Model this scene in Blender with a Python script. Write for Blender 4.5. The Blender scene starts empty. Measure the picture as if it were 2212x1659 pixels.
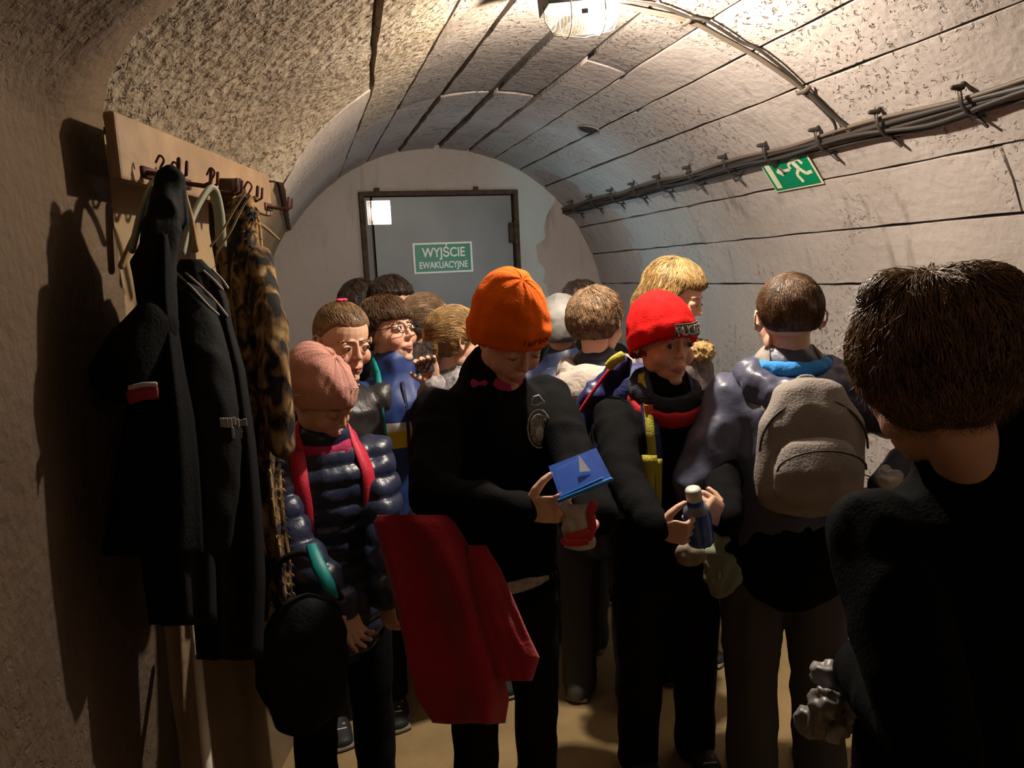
import bpy, bmesh, math, random
import numpy as np
from mathutils import Vector, Matrix, noise
from mathutils.bvhtree import BVHTree
random.seed(5); rng = np.random.default_rng(5)
C = bpy.context.scene.collection
PI = math.pi
# ------------------------------------------------------------------ camera, world, exposure
YAW, PITCH, ROLL = 0.27165931, 0.14890060, -0.045
FPX, CX, CY = 1600.0, 1106.0, 829.5
CAM = Vector((0, 0, 1.45))
_f = Vector((math.sin(YAW)*math.cos(PITCH), math.cos(YAW)*math.cos(PITCH), -math.sin(PITCH)))
_r = Vector((math.cos(YAW), -math.sin(YAW), 0)); _u = _r.cross(_f)
RT = _r*math.cos(ROLL) + _u*math.sin(ROLL); UP = -_r*math.sin(ROLL) + _u*math.cos(ROLL); FW = _f
cd = bpy.data.cameras.new('camera'); cam = bpy.data.objects.new('camera', cd); C.objects.link(cam)
cd.sensor_width = 36; cd.lens = FPX/2212*36; cd.clip_start = .02
M = Matrix((RT, UP, -FW)).transposed().to_4x4(); M.translation = CAM; cam.matrix_world = M
bpy.context.scene.camera = cam
w = bpy.data.worlds.new('world'); bpy.context.scene.world = w; w.use_nodes = True
w.node_tree.nodes['Background'].inputs[0].default_value = (1, .85, .7, 1)
w.node_tree.nodes['Background'].inputs[1].default_value = .0
vs = bpy.context.scene.view_settings
vs.view_transform = 'Standard'; vs.look = 'None'; vs.gamma = 1; vs.exposure = 0.66; vs.use_curve_mapping = False
LAMP_POWER = 80.0
def light(name, kind, loc, power, col, size):
    l = bpy.data.lights.new(name, kind); l.energy = power; l.color = col
    l.shadow_soft_size = size
    o = bpy.data.objects.new(name, l); C.objects.link(o); o.location = loc; return o
light('rear_fill_light', 'POINT', (.75, -1.9, 2.02), 5, (1, .72, .46), .10)     # added warm fill behind the camera, no lamp seen there

light('cool_fill_light', 'POINT', (1.12, 3.55, 1.42), 3.5, (.78, .90, 1.0), .06)   # added cool fill at the far end of the crowd, source unseen

def ray(px, py): return (FW + RT*((px-CX)/FPX) - UP*((py-CY)/FPX))
def at(px, py, d): return CAM + ray(px, py)*d
def atY(px, py, Y): v = ray(px, py); return CAM + v*(Y/v.y)
def atZ(px, py, z): v = ray(px, py); return CAM + v*((z-1.45)/v.z)
EY, AX, AZ, AR = 4.567, .86, 1.143, 1.07
def cyl(px, py, R=AR):
    v = ray(px, py); a = v.x**2+v.z**2; b = 2*(v.x*(0-AX)+v.z*(1.45-AZ)); c = AX**2+(1.45-AZ)**2-R**2
    t = (-b+math.sqrt(b*b-4*a*c))/(2*a); return CAM + v*t
def theta(p): return math.atan2(p.x-AX, p.z-AZ)

# ------------------------------------------------------------------ materials
def mat(name, col, rough=.8, metal=0, bump=0, bscale=40, var=0, vscale=6, emit=None, spec=.4, attr=False, detail=6, coat=0):
    m = bpy.data.materials.new(name); m.use_nodes = True; nt = m.node_tree; n = nt.nodes; L = nt.links
    b = n['Principled BSDF']; b.inputs['Roughness'].default_value = rough; b.inputs['Metallic'].default_value = metal
    b.inputs['Specular IOR Level'].default_value = spec
    b.inputs['Base Color'].default_value = (*col, 1)
    if coat: b.inputs['Sheen Weight'].default_value = coat
    tc = n.new('ShaderNodeTexCoord')
    if attr:
        a = n.new('ShaderNodeAttribute'); a.attribute_name = 'Col'; L.new(a.outputs['Color'], b.inputs['Base Color'])
    elif var:
        t = n.new('ShaderNodeTexNoise'); t.inputs['Scale'].default_value = vscale; t.inputs['Detail'].default_value = 5
        L.new(tc.outputs['Object'], t.inputs['Vector'])
        r = n.new('ShaderNodeValToRGB'); r.color_ramp.elements[0].position = .3; r.color_ramp.elements[1].position = .7
        r.color_ramp.elements[0].color = (*[c*(1-var) for c in col], 1); r.color_ramp.elements[1].color = (*[min(1, c*(1+var)) for c in col], 1)
        L.new(t.outputs['Fac'], r.inputs['Fac']); L.new(r.outputs['Color'], b.inputs['Base Color'])
    if bump:
        t = n.new('ShaderNodeTexNoise'); t.inputs['Scale'].default_value = bscale; t.inputs['Detail'].default_value = detail
        L.new(tc.outputs['Object'], t.inputs['Vector'])
        bp = n.new('ShaderNodeBump'); bp.inputs['Strength'].default_value = bump; bp.inputs['Distance'].default_value = .01
        L.new(t.outputs['Fac'], bp.inputs['Height']); L.new(bp.outputs['Normal'], b.inputs['Normal'])
    if emit:
        b.inputs['Emission Color'].default_value = (*emit[:3], 1); b.inputs['Emission Strength'].default_value = emit[3]
    return m

def concrete(name, c1, c2, rough_amt, pits, painted_glow=False, ochre=False):
    m = bpy.data.materials.new(name); m.use_nodes = True; nt = m.node_tree; n = nt.nodes; L = nt.links
    b = n['Principled BSDF']; b.inputs['Roughness'].default_value = .85; b.inputs['Specular IOR Level'].default_value = .25
    g = n.new('ShaderNodeNewGeometry'); P = g.outputs['Position']
    def nz(scale, det, vec=P, dist=0):
        t = n.new('ShaderNodeTexNoise'); t.inputs['Scale'].default_value = scale; t.inputs['Detail'].default_value = det
        t.inputs['Distortion'].default_value = dist; L.new(vec, t.inputs['Vector']); return t.outputs['Fac']
    def ramp(fac, stops):
        r = n.new('ShaderNodeValToRGB'); e = r.color_ramp.elements
        e[0].position, e[0].color = stops[0][0], stops[0][1]; e[1].position, e[1].color = stops[-1][0], stops[-1][1]
        for p, c in stops[1:-1]: x = e.new(p); x.color = c
        L.new(fac, r.inputs['Fac']); return r.outputs['Color']
    def math_(op, a, b_=None, c_=None):
        t = n.new('ShaderNodeMath'); t.operation = op
        for i, v in enumerate((a, b_, c_)):
            if v is None: continue
            if isinstance(v, (int, float)): t.inputs[i].default_value = v
            else: L.new(v, t.inputs[i])
        return t.outputs[0]
    def mix(f, a, b_, typ='MIX'):
        t = n.new('ShaderNodeMixRGB'); t.blend_type = typ
        for i, v in enumerate((f, a, b_)):
            if isinstance(v, (int, float)): t.inputs[i].default_value = v
            elif isinstance(v, tuple): t.inputs[i].default_value = v
            else: L.new(v, t.inputs[i])
        return t.outputs[0]
    col = mix(ramp(nz(1.7, 4), [(.35, (0, 0, 0, 1)), (.65, (1, 1, 1, 1))]), (*c1, 1), (*c2, 1))
    # vertical drip stains: noise stretched in z
    mp = n.new('ShaderNodeMapping'); mp.inputs['Scale'].default_value = (9, 14, 1.6); L.new(P, mp.inputs['Vector'])
    st = ramp(nz(1.6, 5, mp.outputs[0]), [(.56, (0, 0, 0, 1)), (.72, (1, 1, 1, 1))])
    stm = math_('MULTIPLY', st, ramp(nz(1.1, 2), [(.45, (0, 0, 0, 1)), (.6, (1, 1, 1, 1))]))
    col = mix(math_('MULTIPLY', stm, .55), col, (.10, .085, .07, 1))
    pit = ramp(nz(55, 3, P, .6), [(.34, (1, 1, 1, 1)), (.42, (0, 0, 0, 1))])
    region = ramp(nz(1.5, 3), [(.46, (0, 0, 0, 1)), (.6, (1, 1, 1, 1))]) if pits < .9 else None
    pf = math_('MULTIPLY', pit, region) if region else pit
    col = mix(math_('MULTIPLY', pf, pits), col, (.14, .115, .09, 1))
    if painted_glow:
        # cool light painted into the colour by the vault end, shadow blob left out
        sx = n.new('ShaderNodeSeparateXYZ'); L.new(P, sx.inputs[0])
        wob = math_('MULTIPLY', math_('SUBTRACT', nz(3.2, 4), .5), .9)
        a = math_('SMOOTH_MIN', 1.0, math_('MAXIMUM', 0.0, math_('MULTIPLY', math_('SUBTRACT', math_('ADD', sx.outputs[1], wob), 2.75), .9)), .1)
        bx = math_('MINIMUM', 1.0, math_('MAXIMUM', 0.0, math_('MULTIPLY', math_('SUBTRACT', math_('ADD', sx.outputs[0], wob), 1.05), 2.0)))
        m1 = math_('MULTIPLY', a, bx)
        c0 = painted_glow
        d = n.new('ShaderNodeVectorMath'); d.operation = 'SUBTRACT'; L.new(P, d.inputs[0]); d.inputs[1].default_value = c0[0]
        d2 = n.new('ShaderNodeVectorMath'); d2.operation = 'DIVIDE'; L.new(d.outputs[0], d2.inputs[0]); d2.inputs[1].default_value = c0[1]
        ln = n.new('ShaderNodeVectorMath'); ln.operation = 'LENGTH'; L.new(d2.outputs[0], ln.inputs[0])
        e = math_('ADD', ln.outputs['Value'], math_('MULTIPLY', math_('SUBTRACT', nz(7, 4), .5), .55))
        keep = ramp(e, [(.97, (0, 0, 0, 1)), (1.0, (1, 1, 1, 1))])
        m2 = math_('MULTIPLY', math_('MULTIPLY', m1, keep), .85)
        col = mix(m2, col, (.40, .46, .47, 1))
    L.new(col, b.inputs['Base Color'])
    h = math_('ADD', math_('MULTIPLY', nz(38, 6), rough_amt), math_('MULTIPLY', nz(6, 4), 1.0))
    h = math_('ADD', h, math_('MULTIPLY', pf, -.8*pits))
    mp2 = n.new('ShaderNodeMapping'); mp2.inputs['Scale'].default_value = (30, 1.5, 30); L.new(P, mp2.inputs['Vector'])
    h = math_('ADD', h, math_('MULTIPLY', nz(2.5, 3, mp2.outputs[0]), .10))
    bp = n.new('ShaderNodeBump'); bp.inputs['Strength'].default_value = .75; bp.inputs['Distance'].default_value = .012
    L.new(h, bp.inputs['Height']); L.new(bp.outputs['Normal'], b.inputs['Normal'])
    return m

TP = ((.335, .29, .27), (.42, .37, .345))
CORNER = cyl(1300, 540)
m_conc = concrete('board_marked_concrete', *TP, .5, .8, painted_glow=((CORNER.x, 4.5, CORNER.z-.05), (.9, .62, .62)))
m_crown = concrete('dark_crown_concrete', (.205, .175, .16), (.285, .25, .225), .7, .95)  # crown panels in a darker tone than the wall concrete
m_rough = concrete('rough_stucco', (.30, .25, .195), (.37, .31, .245), 1.6, .95)
m_end = concrete('end_wall_plaster', (.34, .29, .26), (.40, .34, .31), .2, .15, painted_glow=((CORNER.x, 4.5, CORNER.z-.05), (.36, .62, .5)))
m_smooth = concrete('smooth_ochre_plaster', (.23, .155, .088), (.30, .215, .13), .25, .1)
m_joint = mat('dark_joint_mortar', (.06, .05, .04), .95, bump=.5)  # dark backing behind the gaps between panels
m_floor = mat('sandy_floor', (.34, .235, .11), .9, bump=.5, bscale=60, var=.2, vscale=5)
m_rust = mat('rusty_steel', (.06, .04, .028), .8, .3, bump=.6, bscale=60, var=.4, vscale=25)
m_door = mat('grey_door_paint', (.17, .18, .185), .5, .2, bump=.08, bscale=25, var=.12, vscale=4)
m_cable = mat('black_cable', (.03, .024, .02), .5)
m_cable2 = mat('brown_cable', (.10, .075, .055), .5)
m_green = mat('sign_green', (.0, .19, .085), .35)
m_green2 = mat('door_sign_green', (.01, .20, .12), .4)
m_white = mat('sign_white', (.72, .74, .70), .4)
m_cream = mat('luminescent_cream', (.62, .60, .42), .4)
m_red = mat('sign_red', (.35, .03, .05), .25)
m_black = mat('black_cloth', (.0045, .0045, .005), .9, bump=.25, bscale=220, spec=.08)

# ------------------------------------------------------------------ helpers
def link(o, parent=None):
    C.objects.link(o)
    if parent is not None: o.parent = parent
    return o
def tag(o, label=None, cat=None, group=None, kind=None):
    if label: o['label'] = label
    if cat: o['category'] = cat
    if group: o['group'] = group
    if kind: o['kind'] = kind
    return o
def empty(name, loc=(0, 0, 0), rz=0):
    o = bpy.data.objects.new(name, None); C.objects.link(o); o.location = loc; o.rotation_euler = (0, 0, rz); o.empty_display_size = .05; return o
def mesh_obj(name, V, F, m, parent=None, smooth=True):
    me = bpy.data.meshes.new(name); me.from_pydata([tuple(v) for v in V], [], F); me.update()
    if m: me.materials.append(m)
    if smooth: me.polygons.foreach_set('use_smooth', [True]*len(me.polygons))
    return link(bpy.data.objects.new(name, me), parent)
def me_obj(name, me, m, parent=None):
    me.materials.clear(); me.materials.append(m)
    me.polygons.foreach_set('use_smooth', [True]*len(me.polygons))
    return link(bpy.data.objects.new(name, me), parent)
class MB:
    def __init__(s): s.V = []; s.F = []
    def add(s, V, F):
        k = len(s.V); s.V += [Vector(v) for v in V]; s.F += [tuple(i+k for i in f) for f in F]; return s
    def box(s, c, h, rot=None):
        c = Vector(c); V = []
        for i in range(8):
            v = Vector(((i & 1)*2-1, (i >> 1 & 1)*2-1, (i >> 2)*2-1)); v = Vector((v.x*h[0], v.y*h[1], v.z*h[2]))
            V.append(c + (rot @ v if rot else v))
        return s.add(V, [(0, 2, 3, 1), (4, 5, 7, 6), (0, 1, 5, 4), (2, 6, 7, 3), (0, 4, 6, 2), (1, 3, 7, 5)])
    def ell(s, c, r, rot=None, n=16, m=10):
        V = []; c = Vector(c)
        if isinstance(r, (int, float)): r = (r, r, r)
        for j in range(1, m):
            for i in range(n):
                a = 2*PI*i/n; b = PI*j/m
                v = Vector((r[0]*math.sin(b)*math.cos(a), r[1]*math.sin(b)*math.sin(a), r[2]*math.cos(b)))
                V.append(c + (rot @ v if rot else v))
        t = Vector((0, 0, r[2])); t = rot @ t if rot else t
        V += [c+t, c-t]; F = []
        for j in range(m-2):
            for i in range(n):
                a = j*n+i; b = j*n+(i+1) % n; F.append((a, a+n, b+n, b))
        for i in range(n):
            F.append((len(V)-2, i, (i+1) % n)); F.append((len(V)-1, (m-2)*n+(i+1) % n, (m-2)*n+i))
        return s.add(V, F)
    def sweep(s, pts, rad, side=(1, 0, 0), n=12, caps=True):
        pts = [Vector(p) for p in pts]; rr = [(r, r) if isinstance(r, (int, float)) else r for r in rad]
        side = Vector(side); P = []; 
        T = [(pts[min(i+1, len(pts)-1)]-pts[max(i-1, 0)]).normalized() for i in range(len(pts))]
        rings = []
        if caps:
            for a in (80, 55, 28): rings.append((pts[0]-T[0]*min(rr[0])*math.sin(math.radians(a)), T[0], (rr[0][0]*math.cos(math.radians(a)), rr[0][1]*math.cos(math.radians(a)))))
        for p, t, r in zip(pts, T, rr): rings.append((p, t, r))
        if caps:
            for a in (28, 55, 80): rings.append((pts[-1]+T[-1]*min(rr[-1])*math.sin(math.radians(a)), T[-1], (rr[-1][0]*math.cos(math.radians(a)), rr[-1][1]*math.cos(math.radians(a)))))
        V = []; x = side
        for p, t, r in rings:
            q = x - t*x.dot(t)
            if q.length < 1e-4: q = t.orthogonal()
            x = q.normalized(); y = t.cross(x)
            for i in range(n):
                a = 2*PI*i/n; V.append(p + x*(r[0]*math.cos(a)) + y*(r[1]*math.sin(a)))
        F = []
        for j in range(len(rings)-1):
            for i in range(n):
                a = j*n+i; b = j*n+(i+1) % n; F.append((a, b, b+n, a+n))
        F.append(tuple(range(n))[::-1]); k = (len(rings)-1)*n; F.append(tuple(range(k, k+n)))
        return s.add(V, F)
    def obj(s, name, m, parent=None, smooth=True): return mesh_obj(name, s.V, s.F, m, parent, smooth)
    def remesh(s, vox, smooth=2):
        me = bpy.data.meshes.new('t'); me.from_pydata([tuple(v) for v in s.V], [], s.F); me.update()
        o = bpy.data.objects.new('t', me); C.objects.link(o)
        r = o.modifiers.new('r', 'REMESH'); r.mode = 'VOXEL'; r.voxel_size = vox
        if smooth: q = o.modifiers.new('s', 'SMOOTH'); q.iterations = smooth; q.factor = .6
        dg = bpy.context.evaluated_depsgraph_get(); dg.update()
        out = bpy.data.meshes.new_from_object(o.evaluated_get(dg))
        bpy.data.objects.remove(o); bpy.data.meshes.remove(me); return out
def co_of(me):
    a = np.empty(len(me.vertices)*3, np.float32); me.vertices.foreach_get('co', a); return a.reshape(-1, 3)
def no_of(me):
    a = np.empty(len(me.vertices)*3, np.float32); me.vertices.foreach_get('normal', a); return a.reshape(-1, 3)
def set_co(me, a): me.vertices.foreach_set('co', np.ascontiguousarray(a, np.float32).ravel()); me.update()
def sstep(a, b, x): t = np.clip((x-a)/(b-a), 0, 1); return t*t*(3-2*t)
def wrinkle(me, amp, sc=(14, 14, 9), seed=0, ridged=True, extra=None):
    co = co_of(me); no = no_of(me); d = np.empty(len(co)); o = Vector((seed*7.3, seed*3.1, seed*1.7))
    for i, p in enumerate(co):
        q = Vector((p[0]*sc[0], p[1]*sc[1], p[2]*sc[2])) + o
        v = noise.noise(q) ; v2 = noise.noise(q*2.3)
        d[i] = ((.45-abs(v)*1.6) if ridged else v) + .35*v2
    if extra is not None: co = co + no*extra(co)[:, None]
    set_co(me, co + no*(d*amp)[:, None]); return me
def tube(name, pts, r, m, parent=None, n=8):
    return MB().sweep(pts, [r]*len(pts), n=n).obj(name, m, parent)
def catmull(P, k=8):
    P = [Vector(p) for p in P]; Q = [2*P[0]-P[1]]+P+[2*P[-1]-P[-2]]; out = []
    for i in range(1, len(Q)-2):
        for j in range(k):
            t = j/k; a, b, c, d = Q[i-1], Q[i], Q[i+1], Q[i+2]
            out.append(.5*((2*b)+(c-a)*t+(2*a-5*b+4*c-d)*t*t+(3*b-a-3*c+d)*t**3))
    out.append(P[-1]); return out

# ------------------------------------------------------------------ the setting: vault, walls, floor
TL = -.97
XTL = AX+AR*math.sin(TL)
def wall_x(Y):
    """flat left wall that opens out towards the camera (in front of the circular vault line)"""
    return -.112 - .31*(2.30-max(Y, 1.40))
def ss1(t): t = min(1, max(0, t)); return t*t*(3-2*t)
def surf(th, Y, off=0):
    """point on the vault; th from the crown, + to the right; below the springing the wall drops straight"""
    R = AR+off
    if abs(th) > PI/2:
        s = 1 if th > 0 else -1; x = AX+s*R; z = AZ-(abs(th)-PI/2)*AR
    else: x = AX+R*math.sin(th); z = AZ+R*math.cos(th)
    if th < 0:
        on = ss1((2.40-Y)/.09); up = ss1((2.62-Y)/.45)
        if th <= TL: x += (wall_x(Y)-off-x)*on
        else: x += (wall_x(Y)-XTL)*ss1((-th-.42)/(-TL-.42))*(up*(1-ss1((-th-.7)/.27)) + on*ss1((-th-.7)/.27))
    return Vector((x, Y, z))
FLOOR_TH = PI/2 + AZ/AR
def patch(mb, t0, t1, y0, y1, off, jit, nt=4, ny=None, gap=.004, seed=0):
    rr = random.Random(seed); ny = ny or max(2, int((y1-y0)/.09)); V = []
    dt = gap/AR
    for j in range(ny+1):
        Y = y0+(y1-y0)*j/ny
        e0 = rr.random()*jit/AR; e1 = rr.random()*jit/AR
        for i in range(nt+1):
            a, b = t0+dt+e0, t1-dt-e1; th = a+(b-a)*i/nt
            yy = Y + (gap if j == 0 else -gap if j == ny else 0) + ((rr.random()-.5)*jit if j in (0, ny) else 0)
            V.append(surf(th, yy, off))
    W = []; E = []
    bd = [j*(nt+1) for j in range(ny+1)] + [ny*(nt+1)+i for i in range(1, nt+1)] + [j*(nt+1)+nt for j in range(ny-1, -1, -1)] + [i for i in range(nt-1, 0, -1)]
    k = len(V)
    for b in bd:
        v = V[b]; d = Vector((v.x-AX, 0, v.z-AZ)); 
        if v.z < AZ: d = Vector((v.x-AX, 0, 0))
        E.append(v.copy()); W.append(v + d.normalized()*.022)
    F = [(j*(nt+1)+i, j*(nt+1)+i+1, (j+1)*(nt+1)+i+1, (j+1)*(nt+1)+i) for j in range(ny) for i in range(nt)]
    n = len(bd)
    F += [(k+i, k+(i+1) % n, k+n+(i+1) % n, k+n+i) for i in range(n)]
    mb.add(V+E+W, F)
YN, YF = -2.6, EY+.0
def backing(name, t0, t1, n, m):
    mb = MB(); V = []; ys = [YN+(YF-YN)*j/60 for j in range(61)]
    for Y in ys:
        for i in range(n+1): V.append(surf(t0+(t1-t0)*i/n, Y, .02))
    k = len(V)
    for Y in ys:
        for i in range(n+1): V.append(surf(t0+(t1-t0)*i/n, Y, .12))
    F = []
    for j in range(60):
        for i in range(n):
            a = j*(n+1)+i; F.append((a, a+1, a+n+2, a+n+1)); F.append((k+a, k+a+n+1, k+a+n+2, k+a+1))
    mb.add(V, F); return tag(mb.obj(name, m), kind='structure')
TR = 1.62
ceiling = backing('ceiling', TL, TR, 40, m_joint)
wall_left = backing('wall_left', -FLOOR_TH, TL, 14, m_smooth)
wall_right = backing('wall_right', TR, FLOOR_TH, 14, m_joint)
JP = [((925, 239), .006), ((880, 199), .003), ((910, 144), .004), ((810, 179), .004), ((768, 134), .005), ((696, 300), .003)]
left_th = sorted(theta(cyl(*p)) for p, g in JP)
RJ = [((1100, 165), .030), ((1300, 105), .001), ((1400, 130), .002), ((1600, 125), .006), ((1720, 193), .002),
      ((1800, 385), .004), ((1892, 490), .004), ((1900, 614), .002)]
joints = [(TL+.0, .002)] + [(t, .006) for t in left_th if t > -.62] + [(theta(cyl(*p)), g) for p, g in RJ]
joints = sorted(joints); 
# drop joints that crowd each other
jj = [joints[0]]
for t, g in joints[1:]:
    if t-jj[-1][0] > .055: jj.append((t, g))
    elif g > jj[-1][1]: jj[-1] = (jj[-1][0], g)
joints = jj + [(2.02, .003), (2.35, .003), (FLOOR_TH, .001)]
breaks_cycle = [[3.17], [3.17, 1.55], [3.17], [3.17, 1.9], [3.17], [2.62], [2.7, 1.2], [2.9]]
seed = 0
for k in range(len(joints)-1):
    (t0, g0), (t1, g1) = joints[k], joints[k+1]
    if k == 0: breaks_cycle[0] = [2.44]
    cuts = [YN] + sorted(breaks_cycle[k % 8] + [.3]) + [YF]
    for a, b in zip(cuts[:-1], cuts[1:]):
        seed += 1; rough = t1 < -.35 and b < 3.2
        mb = MB(); nt = max(2, int((t1-t0)/.07)); g = max(g0, g1)*.8
        patch(mb, t0, t1, a, b, (seed*37 % 11-5)*.0006, .004+.4*min(g, .012), nt, None, max(.0012, g*.6), seed)
        par = ceiling if t1 <= TR+.2 else wall_right
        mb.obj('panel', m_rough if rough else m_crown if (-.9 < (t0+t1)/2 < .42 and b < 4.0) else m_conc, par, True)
# thin darker brown layer on the nearest part of the left wall and vault
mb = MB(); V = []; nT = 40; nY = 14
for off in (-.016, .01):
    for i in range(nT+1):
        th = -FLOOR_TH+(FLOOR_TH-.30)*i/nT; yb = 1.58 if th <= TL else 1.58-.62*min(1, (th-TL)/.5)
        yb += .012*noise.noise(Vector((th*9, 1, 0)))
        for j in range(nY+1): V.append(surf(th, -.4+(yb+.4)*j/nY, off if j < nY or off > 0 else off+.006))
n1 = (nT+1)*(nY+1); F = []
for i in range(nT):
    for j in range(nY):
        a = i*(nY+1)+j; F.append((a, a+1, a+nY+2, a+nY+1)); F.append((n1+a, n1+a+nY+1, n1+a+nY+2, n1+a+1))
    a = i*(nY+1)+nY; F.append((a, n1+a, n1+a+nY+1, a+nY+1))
mb.add(V, F); tag(mb.obj('trim_2', concrete('dark_brown_layer', (.085, .055, .036), (.135, .092, .060), 1.0, .3)), kind='structure')
hp = cyl(1272, 276, AR+.002); hb_ = MB(); ht = theta(hp); hr = Matrix.Rotation(ht, 3, 'Y') @ Matrix.Rotation(.5, 3, 'Z')
hb_.ell(hp, (.026, .062, .022), hr, 24, 12); hb_.obj('drain_hole', mat('hole_black', (.012, .009, .008), .9), ceiling)
hb_ = MB(); hb_.sweep([hp + hr @ Vector((.028*math.cos(2*PI*i/28), .065*math.sin(2*PI*i/28), -.006)) for i in range(29)], [.004]*29, n=6); hb_.obj('hole_rim', m_crown, ceiling)
# the end wall
mb = MB(); n = 64
door_x0, door_x1, door_z1 = .386, 1.356, 1.962
ring = []
for i in range(n+1):
    th = -FLOOR_TH + 2*FLOOR_TH*i/n; ring.append(surf(th, YF, .05))
V = [(p.x, EY, p.z) for p in ring]
hole = []
for p in ring:
    hx = min(max(p.x, door_x0), door_x1); hz = min(p.z, door_z1)
    if p.z > door_z1+.02:   # project radially to the top edge
        t = (door_z1-1.2)/(p.z-1.2); hx = min(max(AX+(p.x-AX)*t, door_x0), door_x1); hz = door_z1
    hole.append((hx, EY, hz))
V += hole; V += [(x, EY+.14, z) for x, y, z in hole]
N = n+1
mb.add(V, [(i, N+i, N+i+1, i+1) for i in range(n)] + [(N+i, 2*N+i, 2*N+i+1, N+i+1) for i in range(n)])
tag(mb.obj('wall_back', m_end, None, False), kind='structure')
# corner-exact door surround (fills the corners of the opening)
mb = MB(); 
for x in (door_x0-.0, door_x1): mb.box((x+(.035 if x > 1 else -.035), EY+.032, door_z1/2), (.035, .030, door_z1/2))
mb.box(((door_x0+door_x1)/2, EY+.032, door_z1+.036), ((door_x1-door_x0)/2+.07, .030, .035))
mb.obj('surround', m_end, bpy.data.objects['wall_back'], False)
# floor
mb = MB(); mb.box((AX-.3, (YN+YF)/2+.3, -.03), (AR+1.2, (YF-YN)/2+.6, .03))
tag(mb.obj('floor', m_floor, None, False), kind='structure')
# far end of the passage behind the camera
mb = MB(); mb.box((AX-.4, YN-.06, 1.2), (AR+1.4, .06, 1.3)); tag(mb.obj('wall_front', m_rough, None, False), kind='structure')
# right side: dark timber post at the frame's right edge
pT = atY(2203, 400, 1.62); zt = pT.z/2
post = MB(); post.box((pT.x+.06, 1.62, zt), (.052, .05, zt)); post.box((pT.x+.06, 1.62, 2*zt-.016), (.058, .056, .018)); post.box((pT.x+.055, 1.62, .04), (.06, .06, .04))
tag(post.obj('trim_1', mat('dark_post_paint', (.07, .055, .035), .7, bump=.3, var=.3), None, False), kind='structure')

# door
D = empty('door_1', ((door_x0+door_x1)/2, EY, 0)); tag(D, kind='structure'); ox = (door_x0+door_x1)/2; w2 = (door_x1-door_x0)/2
fr = MB(); fr.box((-w2+.012, .0, .98), (.014, .03, .98)); fr.box((w2-.012, .0, .98), (.014, .03, .98)); fr.box((0, 0, door_z1-.014), (w2-.026, .03, .014))
fo = fr.obj('door_frame', m_rust, D, False)
for x in (-.38, .22): MB().box((x, -.028, door_z1+.004), (.014, .006, .016)).obj('frame_lug', m_rust, fo, False)
df = MB(); df.box((.022, .035, .965), (w2-.055, .02, .965)); leaf = df.obj('door_leaf', m_door, D, False)
MB().box((-w2+.045, .02, .965), (.016, .012, .965)).obj('stop_strip', mat('worn_strip', (.15, .145, .14), .6, .2, bump=.2), D, False)
MB().box((-w2+.065, .012, .965), (.003, .01, .965)).obj('gap_strip', m_rust, D, False)
for z in (1.70, .4):
    h = MB(); h.sweep([(w2-.022, -.035, z-.07), (w2-.022, -.035, z+.07)], [.012, .012]); h.box((w2-.045, -.022, z), (.02, .006, .06)); h.obj('hinge', m_rust, D)
h = MB(); h.sweep([(-w2+.11, -.0, 1.0), (-w2+.11, -.05, 1.0), (-w2+.22, -.05, 1.0)], [.009]*3); h.box((-w2+.11, .012, .99), (.02, .006, .09)); h.obj('door_handle', m_rust, D)

def text_mesh(body, size, m, parent, name='lettering', loc=(0, 0, 0), rot=(PI/2, 0, 0), sx=1.0, bold=.0, depth=.0006):
    cu = bpy.data.curves.new('t', 'FONT'); cu.body = body; cu.size = size; cu.align_x = 'CENTER'; cu.align_y = 'CENTER'
    cu.extrude = depth; cu.offset = bold*.6; cu.resolution_u = 6
    o = bpy.data.objects.new('t', cu); C.objects.link(o); dg = bpy.context.evaluated_depsgraph_get(); dg.update()
    me = bpy.data.meshes.new_from_object(o.evaluated_get(dg)); bpy.data.objects.remove(o)
    me.materials.clear(); me.materials.append(m)
    q = link(bpy.data.objects.new(name, me), parent); q.location = loc; q.rotation_euler = rot; q.scale = (sx, 1, 1); return q
# evacuation exit sign on the door
a = atY(891, 525, EY); b = atY(1023, 587, EY); sc_ = Vector(((a.x+b.x)/2, EY+.009, (a.z+b.z)/2)); hw, hh = (b.x-a.x)/2, .093
S = empty('exit_sign', sc_); S.rotation_euler = (0, math.radians(0), 0)
tag(S, 'green and white WYJŚCIE EWAKUACYJNE sign in the middle of the grey door', 'sign')
MB().box((0, 0, 0), (hw, .002, hh)).obj('backing_plate', m_white, S, False)
MB().box((0, -.0025, 0), (hw-.012, .0012, hh-.011)).obj('green_field', m_green2, S, False)
text_mesh('WYJŚCIE', .080, m_white, S, loc=(.005, -.0045, .030), sx=.84, bold=.0022)
text_mesh('EWAKUACYJNE', .056, m_white, S, loc=(0, -.0045, -.045), sx=.77, bold=.0016)
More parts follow.
